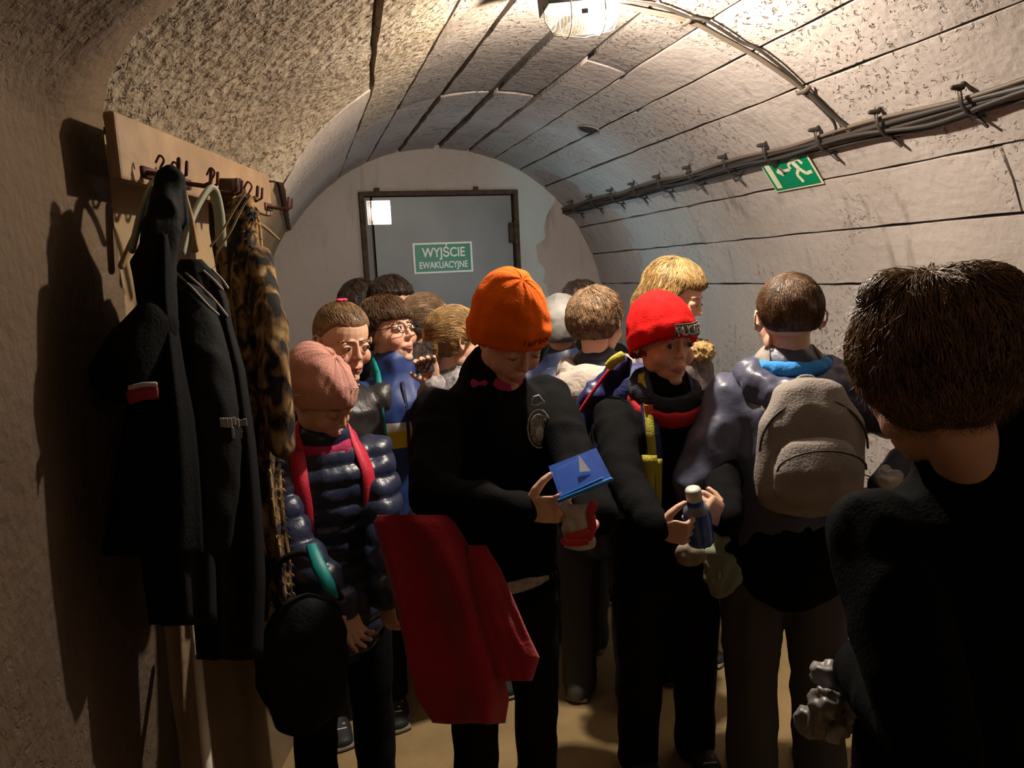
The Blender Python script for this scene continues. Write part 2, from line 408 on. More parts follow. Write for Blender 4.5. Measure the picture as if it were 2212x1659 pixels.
# fire-extinguisher sign, glossy, top left of the door
a = atY(791, 432, EY); b = atY(846, 486, EY)
S = empty('fire_extinguisher_sign', ((a.x+b.x)/2, EY+.007, (a.z+b.z)/2)); hw = (b.x-a.x)/2
tag(S, 'small glossy red and white fire extinguisher sign at the door’s top left', 'sign')
m_gl = mat('glossy_sign_white', (.75, .72, .70), .12, spec=.9)
MB().box((0, 0, 0), (hw, .002, hw)).obj('backing_plate', m_gl, S, False)
MB().box((0, -.0025, 0), (hw*.9, .0012, hw*.9)).obj('red_field', mat('glossy_sign_red', (.38, .05, .07), .1, spec=1.0), S, False)
k = MB(); k.box((-hw*.42, -.005, -hw*.15), (hw*.22, .0012, hw*.5)); k.box((-hw*.42, -.005, hw*.5), (hw*.1, .0012, hw*.12)); k.box((-hw*.3, -.005, hw*.62), (hw*.24, .0012, hw*.05)); k.obj('extinguisher_symbol', m_gl, S, False)
fl = [(0, -.7), (.25, -.55), (.3, -.1), (.22, .15), (.32, .5), (.1, .25), (.05, .7), (-.12, .3), (-.22, .45), (-.2, 0), (-.28, -.4)]
V = [(hw*(.45+x*.9), -.0045, hw*(.15+z*.9)) for x, z in fl] + [(hw*(.45+x*.9), -.006, hw*(.15+z*.9)) for x, z in fl]; n_ = len(fl)
mesh_obj('flame_symbol', V, [tuple(range(n_))[::-1], tuple(range(n_, 2*n_))]+[(i, (i+1) % n_, n_+(i+1) % n_, n_+i) for i in range(n_)], m_gl, S, False)

# running-man sign on the vault
pc = cyl(1703, 366, AR-.012); th = theta(pc); tang = Vector((math.cos(th), 0, -math.sin(th)))  # downwards right
nrm = Vector((-math.sin(th), 0, -math.cos(th)))
pl, prr = cyl(1653, 380, AR-.012), cyl(1750, 354, AR-.012); hw = abs(pl.y-prr.y)/2
print('SIGN', hw, pc)
hh = hw*.62
hh = max(.055, min(.12, hh)); hw = max(hw, .075)
S = empty('running_man_sign', pc); S.rotation_mode = 'QUATERNION'
xa = Vector((0, -1, 0)); za = -tang; S.rotation_quaternion = Matrix((xa, za.cross(xa), za)).transposed().to_quaternion()
tag(S, 'green emergency exit sign with running man and arrow on the vault under the cables', 'sign')
MB().box((0, 0, 0), (hw, .0015, hh)).obj('backing_plate', m_cream, S, False)
MB().box((0, -.002, .0), (hw*.95, .001, hh*.91)).obj('green_field', m_green, S, False)
def poly2(name, pts, m, y=-.0035):
    n_ = len(pts); V = [(x*hw, y, z*hh) for x, z in pts]+[(x*hw, y-.0008, z*hh) for x, z in pts]
    return V, [tuple(range(n_))[::-1], tuple(range(n_, 2*n_))]+[(i, (i+1) % n_, n_+(i+1) % n_, n_+i) for i in range(n_)]
k = MB(); k.add(*poly2('d', [(-.84, -.8), (-.62, -.8), (-.62, .8), (-.84, .8)], None)); k.obj('doorway_symbol', m_cream, S, False)
k = MB(); k.add(*poly2('a', [(-.5, 0), (-.28, .26), (-.28, .07), (.08, .07), (.08, -.07), (-.28, -.07), (-.28, -.26)], None)); k.obj('arrow_symbol', m_cream, S, False)
k = MB()
def limb(x0, z0, x1, z1, w_=.065):
    dx, dz = (x1-x0)*hw, (z1-z0)*hh; l = math.hypot(dx, dz); nx, nz = -dz/l*w_*hh, dx/l*w_*hh
    k.add([(x0*hw+nx, -.0035, z0*hh+nz), (x1*hw+nx, -.0035, z1*hh+nz), (x1*hw-nx, -.0035, z1*hh-nz), (x0*hw-nx, -.0035, z0*hh-nz),
           (x0*hw+nx, -.0045, z0*hh+nz), (x1*hw+nx, -.0045, z1*hh+nz), (x1*hw-nx, -.0045, z1*hh-nz), (x0*hw-nx, -.0045, z0*hh-nz)],
          [(0, 3, 2, 1), (4, 5, 6, 7), (0, 1, 5, 4), (1, 2, 6, 5), (2, 3, 7, 6), (3, 0, 4, 7)])
limb(.32, .42, .45, -.05, .12); limb(.33, .38, .12, .22); limb(.12, .22, .14, .02); limb(.35, .42, .6, .38); limb(.6, .38, .68, .14)
limb(.44, -.05, .25, -.32, .08); limb(.25, -.32, .34, -.72, .08); limb(.45, -.05, .62, -.35, .08); limb(.62, -.35, .86, -.3, .08)
k.ell((.27*hw, -.004, .66*hh), (.09*hw, .0006, .14*hh)); k.obj('running_figure', m_cream, S, False)

# cable bundle along the vault, with clips
c0, c1 = cyl(1212, 455, AR-.02), cyl(2212, 187, AR-.02)
print('CABLE', c0, theta(c0), c1, theta(c1))
tb = (theta(c0)+theta(cyl(1850, 285)))/2
def cb(Y, off, dth=0): return surf(tb+dth, Y, -off)
CB = empty('cable_bundle', cb(2.5, .02)); CB.location = (0, 0, 0)
tag(CB, 'bundle of black cables clipped along the right side of the vault', 'cable')
for k_, (dth, of, r, wob, m_) in enumerate([(-.016, .012, .006, .006, m_cable2), (0, .014, .0085, .002, m_cable), (.015, .012, .007, .004, m_cable), (.006, .026, .006, .007, m_cable), (.03, .012, .0055, .003, m_cable)]):
    pts = []
    for j in range(70):
        Y = YF-.0-(YF-.9)*j/69; ww = math.sin(Y*9+k_*2)*wob
        sag = .02*math.exp(-((Y-1.72)/.16)**2) if k_ in (3, 4) else 0
        pts.append(cb(Y, of+abs(ww)*.5, dth+(ww+sag)/AR))
    tube('cable', pts, r, m_, CB, 8)
for px, py in [(1250, 448), (1290, 435), (1335, 422), (1382, 407), (1438, 393), (1505, 375), (1582, 352), (1668, 325), (1785, 297), (1918, 260), (2100, 208)]:
    Y = cyl(px, py).y
    clip = MB()
    pts = [cb(Y, .0, -.045), cb(Y, .022, -.038), cb(Y, .038, -.01), cb(Y, .036, .02), cb(Y, .018, .042), cb(Y, .0, .055)]
    clip.sweep(pts, [(.007, .003)]*6, side=(0, 1, 0), n=6)
    clip.sweep([cb(Y+.005, .012, .05), cb(Y-.015, .018, .075)], [.006, .004], n=6)
    clip.sweep([cb(Y, .012, -.04), cb(Y+.004, .03, -.055)], [.009, .006], n=6)
    clip.obj('cable_clip', m_cable, CB)

# bulkhead lamp on the crown + cables across to the bundle
lc = cyl(1256, 40, AR-.112); print('LAMP', lc, theta(lc))
LMP = empty('bulkhead_lamp', (lc.x, lc.y, lc.z+.030)); tag(LMP, 'lit ribbed glass bulkhead lamp with wire guard on the crown of the vault', 'lamp')
rz = -.10; LMP.rotation_euler = (0, theta(lc), rz)
b_ = MB(); b_.box((0, 0, .022), (.100, .055, .026)); b_.box((.112, 0, .02), (.014, .016, .014)); b_.box((0, 0, .062), (.07, .04, .018)); b_.obj('lamp_base', mat('lamp_base_grey', (.02, .02, .02), .6), LMP, False)
gl = MB(); V = []; NN = 40
for j in range(NN+1):
    x = -.092+.184*j/NN; e = (1-abs(x/.094)**4)**.35; rib = 1+.035*(1 if j % 2 else -1)
    for i in range(17):
        a = PI*i/16; V.append((x, -.052*e*rib*math.cos(a)*(1.0), -.004-.062*e*rib*math.sin(a)**.7))
gl.add(V, [(j*17+i, j*17+i+1, (j+1)*17+i+1, (j+1)*17+i) for j in range(NN) for i in range(16)])
mg = bpy.data.materials.new('lamp_glass'); mg.use_nodes = True; nt = mg.node_tree; n_ = nt.nodes; n_.clear()
out = n_.new('ShaderNodeOutputMaterial'); tr = n_.new('ShaderNodeBsdfTransparent'); gs = n_.new('ShaderNodeBsdfGlossy'); tl = n_.new('ShaderNodeBsdfTranslucent')
gs.inputs['Roughness'].default_value = .15; tl.inputs['Color'].default_value = (1, .95, .85, 1); tr.inputs['Color'].default_value = (1, .97, .9, 1)
x1 = n_.new('ShaderNodeMixShader'); x2 = n_.new('ShaderNodeMixShader'); x1.inputs[0].default_value = .30; x2.inputs[0].default_value = .03
wv = n_.new('ShaderNodeTexWave'); wv.inputs['Scale'].default_value = 38; wv.bands_direction = 'X'; tcc = n_.new('ShaderNodeTexCoord'); nt.links.new(tcc.outputs['Object'], wv.inputs[0]); mr = n_.new('ShaderNodeMapRange'); mr.inputs[3].default_value = .004; mr.inputs[4].default_value = .016; nt.links.new(wv.outputs[1], mr.inputs[0]); nt.links.new(mr.outputs[0], x1.inputs[0])
nt.links.new(tr.outputs[0], x1.inputs[1]); nt.links.new(tl.outputs[0], x1.inputs[2]); nt.links.new(x1.outputs[0], x2.inputs[1]); nt.links.new(gs.outputs[0], x2.inputs[2]); nt.links.new(x2.outputs[0], out.inputs[0])
gl.obj('lamp_glass', mg, LMP)
m_bulb = mat('lit_bulb', (1, 1, 1), .5, emit=(1, .9, .74, 60))
MB().ell((.058, 0, -.030), (.020, .018, .018)).obj('bulb', m_bulb, LMP)
wg = MB()
for x in (-.045, .045): wg.sweep([(x, -.062*math.cos(PI*i/14), .0-.074*math.sin(PI*i/14)**.7) for i in range(15)], [.0016]*15, n=6)
wg.sweep([(-.100, 0, .005), (-.101, 0, -.03), (-.08, 0, -.066), (0, 0, -.078), (.08, 0, -.066), (.101, 0, -.03), (.1, 0, .005)], [.0016]*7, n=6)
wg.sweep([(-.1, -.05, -.0), (0, -.062, -.0), (.1, -.05, -.0)], [.0016]*3, n=6); wg.sweep([(-.1, .05, -.0), (0, .062, -.0), (.1, .05, -.0)], [.0016]*3, n=6)
wg.obj('wire_guard', m_cable2, LMP)
MB().box((-.01, -.058, -.03), (.008, .0015, .006)).obj('rating_label', mat('dark_label', (.03, .02, .015), .5), LMP, False)
ll = light('lamp_light', 'POINT', (.060, 0, -.050), LAMP_POWER, (1, .90, .78), .024); ll.parent = LMP

m_ = m_cable2
AC = empty('lamp_cable'); tag(AC, 'cables running from the ceiling lamp down to the clipped bundle', 'cable')
pth = [(1328, 8), (1400, 22), (1485, 42), (1560, 80), (1640, 125), (1735, 192), (1790, 240), (1835, 282)]
pth2 = [(1330, 2), (1420, 12), (1485, 36), (1530, 47), (1600, 90), (1640, 108), (1700, 155), (1735, 188), (1800, 250), (1838, 280)]
for k_, (pp, dx, dy) in enumerate([(pth, 0, 0), (pth, 3, 6), (pth2, 0, 0)]):
    P3 = catmull([cyl(x+dx, y+dy, AR-.010-.003*k_) for x, y in pp], 6)
    tube('cable', P3, .0042 if k_ < 2 else .0045, [m_cable2, m_cable2, m_cable][k_], AC, 8)
tube('cable', catmull([cyl(*p, AR-.014) for p in [(1735, 196), (1775, 235), (1800, 262), (1806, 282), (1800, 290)]], 6), .0042, m_cable, AC, 8)
for px, py in [(1483, 42), (1735, 193)]:
    p = cyl(px, py, AR-.012); s_ = MB(); t_ = theta(p); tg = Vector((math.cos(t_), 0, -math.sin(t_))); nr = Vector((-math.sin(t_), 0, -math.cos(t_)))
    s_.sweep([p-Vector((0, .03, 0)), p-Vector((0, .018, 0))+nr*.012, p+Vector((0, .018, 0))+nr*.012, p+Vector((0, .03, 0))], [(.008, .003)]*4, side=tg, n=6)
    s_.obj('cable_clip', m_cable2, AC)

# ================================================================== people
m_skin = mat('skin', (.5, .3, .2), .55, attr=True, bump=.03, bscale=300, spec=.3)
m_lash = mat('lash_dark', (.03, .018, .012), .7)
fh = Vector((math.sin(YAW), math.cos(YAW), 0)); rh = Vector((math.cos(YAW), -math.sin(YAW), 0))
SKIN = (.68, .40, .28)
def set_col(me, col):
    if 'Col' not in me.color_attributes: me.color_attributes.new('Col', 'FLOAT_COLOR', 'POINT')
    a = np.ones((len(me.vertices), 4), np.float32); a[:, :3] = col; me.color_attributes['Col'].data.foreach_set('color', a.ravel())
_hc = {}
def head_mesh(vox):
    if vox in _hc: return _hc[vox].copy()
    b = MB()
    b.ell((0, .012, .028), (.074, .092, .082), n=24, m=16)
    b.ell((0, -.030, -.026), (.061, .055, .066), n=20, m=14)
    b.ell((0, -.040, -.070), (.040, .044, .034), n=16)
    b.ell((0, -.071, -.093), (.019, .015, .014))
    for s in (-1, 1):
        b.ell((s*.035, -.058, -.031), (.024, .025, .026))
        b.ell((s*.043, -.014, -.055), (.013, .030, .024))
        b.ell((s*.031, -.070, .004), (.0145, .0140, .0125))
        b.sweep([(s*.010, -.081, .024), (s*.030, -.0800, .026), (s*.048, -.068, .021)], [.0030, .0025, .0025])
        b.ell((s*.0085, -.091, -.026), (.006, .008, .0055))
        b.ell((s*.074, .012, -.004), (.007, .015, .029), Matrix.Rotation(s*.35, 3, 'Z') @ Matrix.Rotation(-.15, 3, 'X'))
        b.sweep([(s*.078, .002, -.022), (s*.084, .010, -.024), (s*.088, .022, -.004), (s*.088, .022, .014), (s*.083, .010, .024), (s*.077, .0, .016)], [.0036]*6, n=8)
    b.sweep([(0, -.080, .018), (0, -.089, -.004), (0, -.0985, -.0215)], [(.0055, .006), (.006, .007), (.0085, .0085)])
    b.sweep([(-.020, -.083, -.0575), (-.009, -.092, -.0545), (0, -.0935, -.0560), (.009, -.092, -.0545), (.020, -.083, -.0575)], [.0026, .0036, .0036, .0036, .0026])
    b.sweep([(-.018, -.083, -.0620), (0, -.0925, -.0665), (.018, -.083, -.0620)], [.0026, .0046, .0026])
    b.ell((0, -.070, -.055), (.028, .020, .018))
    me = b.remesh(vox, 2)
    co = co_of(me); x, y, z = co.T
    col = np.tile(np.array(SKIN), (len(co), 1))
    lip = (np.abs(x) < .0225) & (z < -.0500) & (z > -.0715) & (y < -.0800) & (np.abs(z+.060) < .0115*(1-(x/.027)**2))
    ch = np.exp(-(((np.abs(x)-.040)/.018)**2+((z+.030)/.020)**2))*(y < -.03)
    col = col*(1-ch[:, None]*np.array([.0, .16, .16]))
    col[lip] = (.52, .22, .17)
    me2 = me; set_col(me2, col); _hc[vox] = me2; return me2.copy()

def eye_patch(s, gaze=(0, 0), closed=0.0):
    """almond-shaped visible part of the eyeball + lash line"""
    c = Vector((s*.031, -.0722, .003)); R = .0162; V = []; F = []; col = []; n, m = 16, 9
    for j in range(m):
        for i in range(n+1):
            u = -1+2*i/n; up = .50*(1-u*u)**.6*(1-closed)-.25*closed*(1-u*u)**.7; dn = -.30*(1-u*u)**.7
            v = dn+(up-dn)*j/(m-1) if closed < 1 else dn
            a, e = u*.78, v
            V.append(c + Vector((R*math.sin(a)*math.cos(e), -R*math.cos(a)*math.cos(e), R*math.sin(e))))
            d = math.hypot(a-gaze[0], (e-gaze[1]))
            col.append((.01, .008, .006) if d < .16 else (.05, .032, .02) if d < .36 else (.02, .014, .01) if d < .41 else (.55, .50, .46))
    for j in range(m-1):
        for i in range(n): k = j*(n+1)+i; F.append((k, k+1, k+n+2, k+n+1))
    return V, F, col, [V[(m-1)*(n+1)+i]+Vector((0, -.0006, .0004)) for i in range(0, n+1, 2)]

HC = Vector((0, -.005, 1.285))      # head centre of a 1.40 m child
def hair_cap(style, vox=.004, seed=0):
    """closed hair volume in head space; style gives hairline, length and extra masses"""
    V = []; n, m = 48, 32; th = style.get('th', .012); hl = style.get('line', .052); nape = style.get('nape', -.035)
    for j in range(1, m):
        for i in range(n):
            a = 2*PI*i/n; e = PI*j/m; d = Vector((math.sin(e)*math.cos(a), math.sin(e)*math.sin(a), math.cos(e)))
            p = Vector((d.x*.074, .012+d.y*.092, .028+d.z*.082))
            # distance above hairline
            front = max(0, min(1, (-p.y+.005)/.05)); side = max(0, min(1, (.035-p.y)/.03))*(1-front)
            lim = hl*front + style.get('side', .004)*side + nape*(1-front-side)
            sf = style.get('soft', .014); k = max(0, min(1, (p.z-lim)/sf+.5)); k = k*k*(3-2*k)
            f = (noise.noise(d*5+Vector((seed, 0, 0)))*.004+noise.noise(d*14+Vector((seed, 0, 3)))*.002)*min(1.3, th/.012)
            o = (th+f)*k - .010*(1-k)
            V.append(p + d*o)
    V += [Vector((0, .012, .028+.082+th)), Vector((0, .012, .028-.070))]; F = []
    for j in range(m-2):
        for i in range(n): q = j*n+i; r = j*n+(i+1) % n; F.append((q, q+n, r+n, r))
    for i in range(n): F.append((len(V)-2, i, (i+1) % n)); F.append((len(V)-1, (m-2)*n+(i+1) % n, (m-2)*n+i))
    b = MB().add(V, F)
    for p, r in style.get('blobs', []): b.ell(p, r)
    for pts, rad in style.get('sweeps', []): b.sweep(pts, rad)
    return b
def strands(me, count, length, width, lift=.003, seed=0, zmin=-1, flow=None, sub=5, mess=0):
    """thin tapered locks that follow the hair surface"""
    rr = random.Random(seed); bv = BVHTree.FromPolygons([v.co for v in me.vertices], [tuple(p.vertices) for p in me.polygons])
    cap = [v for v in me.vertices]; b = MB(); whorl = Vector((.01, .04, .115)); n_ = len(cap); tries = 0; made = 0
    while made < count and tries < count*4:
        tries += 1; v = cap[rr.randrange(n_)]
        p = v.co.copy(); 
        dist = Vector((p.x/.074, (p.y-.012)/.092, (p.z-.028)/.082)).length
        if dist < 1.06 or p.z < zmin: continue
        L = length*(.5+rr.random()*.8); pts = [p + v.normal*.0005]; q = p.copy()
        wild = rr.random() < mess; jit = Vector((rr.gauss(0, .25), rr.gauss(0, .25), rr.gauss(0, .25)))*(2.2 if wild else 1)
        for k in range(sub):
            d = flow(q) if flow else (q-whorl)
            d = d.normalized()+jit*.5
            loc, nn, ix, ds = bv.find_nearest(q)
            d = (d-nn*d.dot(nn)).normalized(); q = loc + d*(L/sub)
            loc, nn, ix, ds = bv.find_nearest(q)
            q = loc; pts.append(loc + nn*lift*(1 if not wild else 1.2)*(math.sin(PI*(k+1)/(sub+.6)) if not wild else ((k+1)/sub)**1.3) + (nn*lift*.6*rr.random() if k == sub-1 else Vector()))
        w_ = width*(.6+.8*rr.random())
        V = []; F = []
        for k, pt in enumerate(pts):
            t = (pts[min(k+1, sub)]-pts[max(k-1, 0)]).normalized(); sd = t.cross(Vector((.3, .2, 1))).normalized(); up = sd.cross(t)
            ww = w_*(1-.85*(k/sub)**2); 
            V += [pt+sd*ww*.5, pt-sd*ww*.5, pt+up*ww*.45]
        for k in range(sub):
            for i in range(3): a = k*3+i; c_ = k*3+(i+1) % 3; F.append((a, c_, c_+3, a+3))
        b.add(V, F); made += 1
    return b
def join_me(name, meshes):
    bm = bmesh.new()
    for me in meshes: bm.from_mesh(me)
    out = bpy.data.meshes.new(name); bm.to_mesh(out); bm.free(); return out

def hand_blob(side, curl=(.5, .5, .5, .5), thumb=.5, k=.86, spread=.10):
    """right hand for side=-1: wrist at origin, fingers along -Z, palm facing +Y(back) -> local; thumb on the inner/front side (-Y)"""
    b = MB(); K = k
    # palm: broad axis = Y (thumb side -Y), thickness axis = X ; palm normal towards -side*X (inwards)
    inn = -side
    b.sweep([(0, 0, .012*K), (0, 0, -.012*K), (0, -.002*K, -.045*K), (0, -.001*K, -.076*K)], [(.014*K, .021*K), (.013*K, .026*K), (.0135*K, .037*K), (.011*K, .036*K)], side=(1, 0, 0), n=14)
    for f in range(4):
        y = (-.027+.0185*f)*K; L = [.066, .073, .068, .053][f]*K; r = [.0082, .0084, .008, .0071][f]*K
        p = Vector((0, y, -.074*K)); ang = .12; fan = (f-1.5)*spread; pts = [p+Vector((0, 0, .012*K)), p]
        for q, fr in enumerate((.44, .31, .25)):
            ang += curl[f]*(1.0, 1.25, .8)[q]
            p = p + Vector((inn*math.sin(ang)*L*fr, math.sin(fan)*L*fr, -math.cos(ang)*L*fr)); pts.append(p)
        b.sweep(pts, [r*1.02, r*1.05, r, r*.93, r*.80], n=10)
    p = Vector((inn*.006*K, -.018*K, -.018*K)); pts = [p]
    for q, (L, a) in enumerate(((.033, .9), (.026, .62-.3*thumb), (.020, .35-.5*thumb))):
        p = p + Vector((inn*math.sin(.35+thumb*.55+q*.15)*L*K, -math.sin(a)*L*K, -math.cos(a)*L*K*.8)); pts.append(p)
    b.sweep(pts, [.0135*K, .0115*K, .0092*K, .0075*K], n=10)
    return b

def frame_from(d, n):
    """rotation taking -Z to d and +X to roughly n"""
    z = -Vector(d).normalized(); x = Vector(n); x = (x-z*x.dot(z)).normalized(); y = z.cross(x)
    return Matrix((x, y, z)).transposed()

class Person:
    """a child: continuous body mesh (head, neck, trunk, arms, hands, legs) with clothes and hair as children of one Empty"""
    def __init__(s, label, px, py, d, a, head_yaw=0, pitch=0, roll=0, bow=0.0, lean=0.0, vox=.0035, group=None, kk=None, hand=None, eyes=True,
                 gaze=(0, 0), closed=0, arms=None, shift=(0, 0)):
        H = at(px, py, d); az = math.radians(a); s.az = az
        dv = (-fh*math.cos(az)+rh*math.sin(az)); phi = math.atan2(dv.x, -dv.y)
        hz = 1.285 - .35*bow; s.k = k = H.z/hz if kk is None else kk
        off = dv*(bow+.005)*k
        s.root = empty('person', (H.x-off.x, H.y-off.y, 0), phi); tag(s.root, label, 'person', group)
        s.root.location += rh*shift[0]+fh*shift[1]
        s.M = Matrix.Translation(s.root.location) @ Matrix.Rotation(phi, 4, 'Z'); s.Mi = s.M.inverted()
        s.hc = s.Mi @ H
        s.HR = Matrix.Rotation(math.radians(head_yaw), 3, 'Z') @ Matrix.Rotation(math.radians(pitch), 3, 'X') @ Matrix.Rotation(math.radians(roll), 3, 'Y')
        s.HM = Matrix.Translation(s.hc) @ s.HR.to_4x4() @ Matrix.Scale(k, 4)
        s.bow = bow; s.arms = {}
        # arms: side -> wrist target (local metres), palm normal/dir
        for sd in (-1, 1):
            spec = (arms or {}).get(sd, {}); sh = Vector((sd*.148*k, -.25*bow*k, 1.085*k)); L1, L2 = .235*k, .205*k
            wr = spec.get('w'); wr = Vector(wr) if wr is not None else Vector((sd*.205*k, -.05*k, .665*k))
            if spec.get('world'): wr = s.Mi @ Vector(spec['w'])
            dd = wr-sh; 
            if dd.length > (L1+L2)*.985: wr = sh+dd.normalized()*(L1+L2)*.985; dd = wr-sh
            aa = (L1*L1-L2*L2+dd.length**2)/(2*dd.length); h = math.sqrt(max(0, L1*L1-aa*aa))
            pole = Vector(spec.get('pole', (sd*.5, .6, -.5))); pole = (pole-dd.normalized()*pole.dot(dd.normalized())).normalized()
            el = sh+dd.normalized()*aa+pole*h; s.arms[sd] = (sh, el, wr, spec)
        s.legs = {sd: [Vector((sd*.078*k, 0, .70*k)), Vector((sd*.088*k, -.012*k, .38*k)), Vector((sd*.092*k, .012*k, .075*k))] for sd in (-1, 1)}
        s.build_body(vox, eyes, gaze, closed)
    def build_body(s, vox, eyes, gaze, closed):
        k = s.k; b = MB(); hc = s.hc; nb = Vector((0, -.1*s.bow*k+.012*k, 1.13*k))
        b.sweep([(0, 0, .66*k), (0, 0, .80*k), (0, -.005*k, .93*k), (0, -.1*s.bow*k, 1.04*k), (0, -.1*s.bow*k+.005, 1.09*k)], [(.105*k, .080*k), (.10*k, .075*k), (.115*k, .08*k), (.12*k, .075*k), (.07*k, .05*k)], n=16)
        for sd in (-1, 1):
            sh, el, wr, sp = s.arms[sd]
            b.sweep([Vector((sd*.05*k, -.2*s.bow*k, 1.075*k)), sh], [.036*k, .034*k]); b.sweep([sh, el], [.036*k, .030*k]); b.sweep([el, wr], [.032*k, .021*k])
            h, kn, an = s.legs[sd]; b.sweep([h, kn], [.068*k, .048*k]); b.sweep([kn, an], [.046*k, .030*k]); b.sweep([an, an+Vector((0, -.08*k, -.040*k))], [.026*k, .014*k])
        body = b.remesh(.012, 1); set_col(body, SKIN)
        ng = MB(); up = s.HM @ Vector((0, .022, -.035))
        ng.sweep([nb+Vector((0, .004, -.05*k)), nb, nb.lerp(up, .5), up], [(.062*k, .05*k), (.047*k, .044*k), (.041*k, .041*k), (.046*k, .045*k)], n=18)
        nk = ng.remesh(.006, 1); set_col(nk, SKIN)
        hm = head_mesh(vox); hm.transform(s.HM)
        parts = [body, nk, hm]
        for sd in (-1, 1):
            sh, el, wr, sp = s.arms[sd]
            hb = hand_blob(sd, sp.get('curl', (.35, .4, .45, .5)), sp.get('thumb', .4), k*.86)
            hmz = hb.remesh(.0026 if sp else .004, 1); set_col(hmz, SKIN)
            d = Vector(sp['dir']) if 'dir' in sp else (wr-el).normalized(); n_ = Vector(sp.get('n', (1, 0, 0)))
            if sp.get('wdir'): d = s.Mi.to_3x3() @ Vector(sp['wdir']); n_ = s.Mi.to_3x3() @ Vector(sp['wn'])
            hmz.transform(Matrix.Translation(wr) @ frame_from(d, n_).to_4x4()); parts.append(hmz)
            s.arms[sd] = (sh, el, wr, sp)
        me = join_me('body', parts); s.body = me_obj('body', me, m_skin, s.root)
        if eyes:
            hm0 = head_mesh(vox); hb_ = BVHTree.FromPolygons([v.co for v in hm0.vertices], [tuple(q.vertices) for q in hm0.polygons])
            for sd in (-1, 1):
                V, F, col, lash = eye_patch(sd, gaze, closed)
                V = [s.HM @ v for v in V]; o = mesh_obj('eye', V, F, m_skin if True else None, s.root); set_col(o.data, col)
                l = MB().sweep([s.HM @ v for v in lash], [.0009*k]*len(lash), n=5); l.obj('eyelash', m_lash, o)
                bw = MB().sweep([s.HM @ (hb_.ray_cast(Vector((x_*sd, -.15, z_)), Vector((0, 1, 0)))[0]) for x_, z_ in ((.013, .0205), (.022, .0245), (.033, .0255), (.044, .0225), (.050, .018))], [(.0016*k, .0008*k), (.0024*k, .0011*k), (.0024*k, .0011*k), (.0018*k, .0009*k), (.0008*k, .0006*k)], side=(0, 0, 1), n=8)
                bw.obj('eyebrow', s.browm if hasattr(s, 'browm') else m_brow, s.root)
    def hair(s, m, style, count=900, length=.05, width=.0022, seed=1, flow=None, lift=.003, vox=.004, mess=0):
        b = hair_cap(style, seed=seed); me = b.remesh(vox, 1)
        st = strands(me, count, length, width, lift, seed, style.get('zmin', -1), flow, 5, mess)
        sm = bpy.data.meshes.new('s'); sm.from_pydata([tuple(v) for v in st.V], [], st.F); sm.update()
        out = join_me('hair', [me, sm]); out.transform(s.HM); return me_obj('hair', out, m, s.root)
    def beanie(s, m, brim=.028, th=.014, slouch=0, tilt=0, ribs=60, seed=0, point=(0, .03, .1), name='beanie', folds=0, fold=True, slope=.48):
        V = []; n, q = 96, 44; cx = Matrix.Rotation(tilt, 3, 'X')
        for j in range(1, q):
            for i in range(n):
                a = 2*PI*i/n; e = PI*j/q; d = Vector((math.sin(e)*math.cos(a), math.sin(e)*math.sin(a), math.cos(e)))
                if d.z < 0:
                    hx = math.hypot(d.x, d.y); g_ = hx**.35/hx; p = Vector((d.x*g_*.075, .012+d.y*g_*.092, .028+d.z*.084))
                else: p = Vector((d.x*.075, .012+d.y*.094, .028+d.z*.084))
                zz = (cx.inverted() @ (p-Vector((0, .012, .028)))).z+.028
                # brim plane higher at the front
                lim = brim - slope*(p.y+.080)
                kk = max(0, min(1, (zz-lim)/.006)); bandk = max(0, min(1, (lim+.055-zz)/.008)) if fold else 0
                o = (th + .0045*bandk)*kk - .012*(1-kk)
                o += slouch*max(0, d.dot(Vector(point).normalized()))**3
                o += .0007*math.sin(ribs*a)*kk*(1 if bandk > .5 or not fold else .5) + kk*.004*noise.noise(d*3+Vector((seed, 0, 0)))
                if folds: o += kk*folds*max(0, d.z)*(.5-abs(noise.noise(Vector((a*1.2, zz*30, seed)))) )
                V.append(p+d*o)
        V += [Vector((0, .012, .028+.084+th+slouch*max(0, Vector(point).normalized().z)**3)), Vector((0, .012, -.045))]; F = []
        for j in range(q-2):
            for i in range(n): a = j*n+i; r = j*n+(i+1) % n; F.append((a, a+n, r+n, r))
        for i in range(n): F.append((len(V)-2, i, (i+1) % n)); F.append((len(V)-1, (q-2)*n+(i+1) % n, (q-2)*n+i))
        W_ = [s.HM @ v for v in V]; s.hbvh = BVHTree.FromPolygons(W_, F); return mesh_obj(name, W_, F, m, s.root)
    def hat_point(s, a, z, off=.001):
        o = s.HM @ Vector((math.cos(a)*.25, .012+math.sin(a)*.25, z)); t = s.HM @ Vector((0, .012, z)); d = (t-o).normalized()
        h = s.hbvh.ray_cast(o, d); return h[0]-d*off*s.k, h[1]
    def hat_text(s, txt, a0, da, z, size, m, parent, off=.001):
        for i, ch in enumerate(txt):
            q, nn = s.hat_point(a0+da*i, z, off); x_ = (s.hat_point(a0+da*i+.05, z)[0]-q); x_ = (x_-nn*x_.dot(nn)).normalized()
            o = text_mesh(ch, size, m, parent, 'letter', bold=.0006); o.rotation_mode = 'QUATERNION'; o.location = q
            o.rotation_quaternion = Matrix((x_, nn.cross(x_), nn)).transposed().to_quaternion()
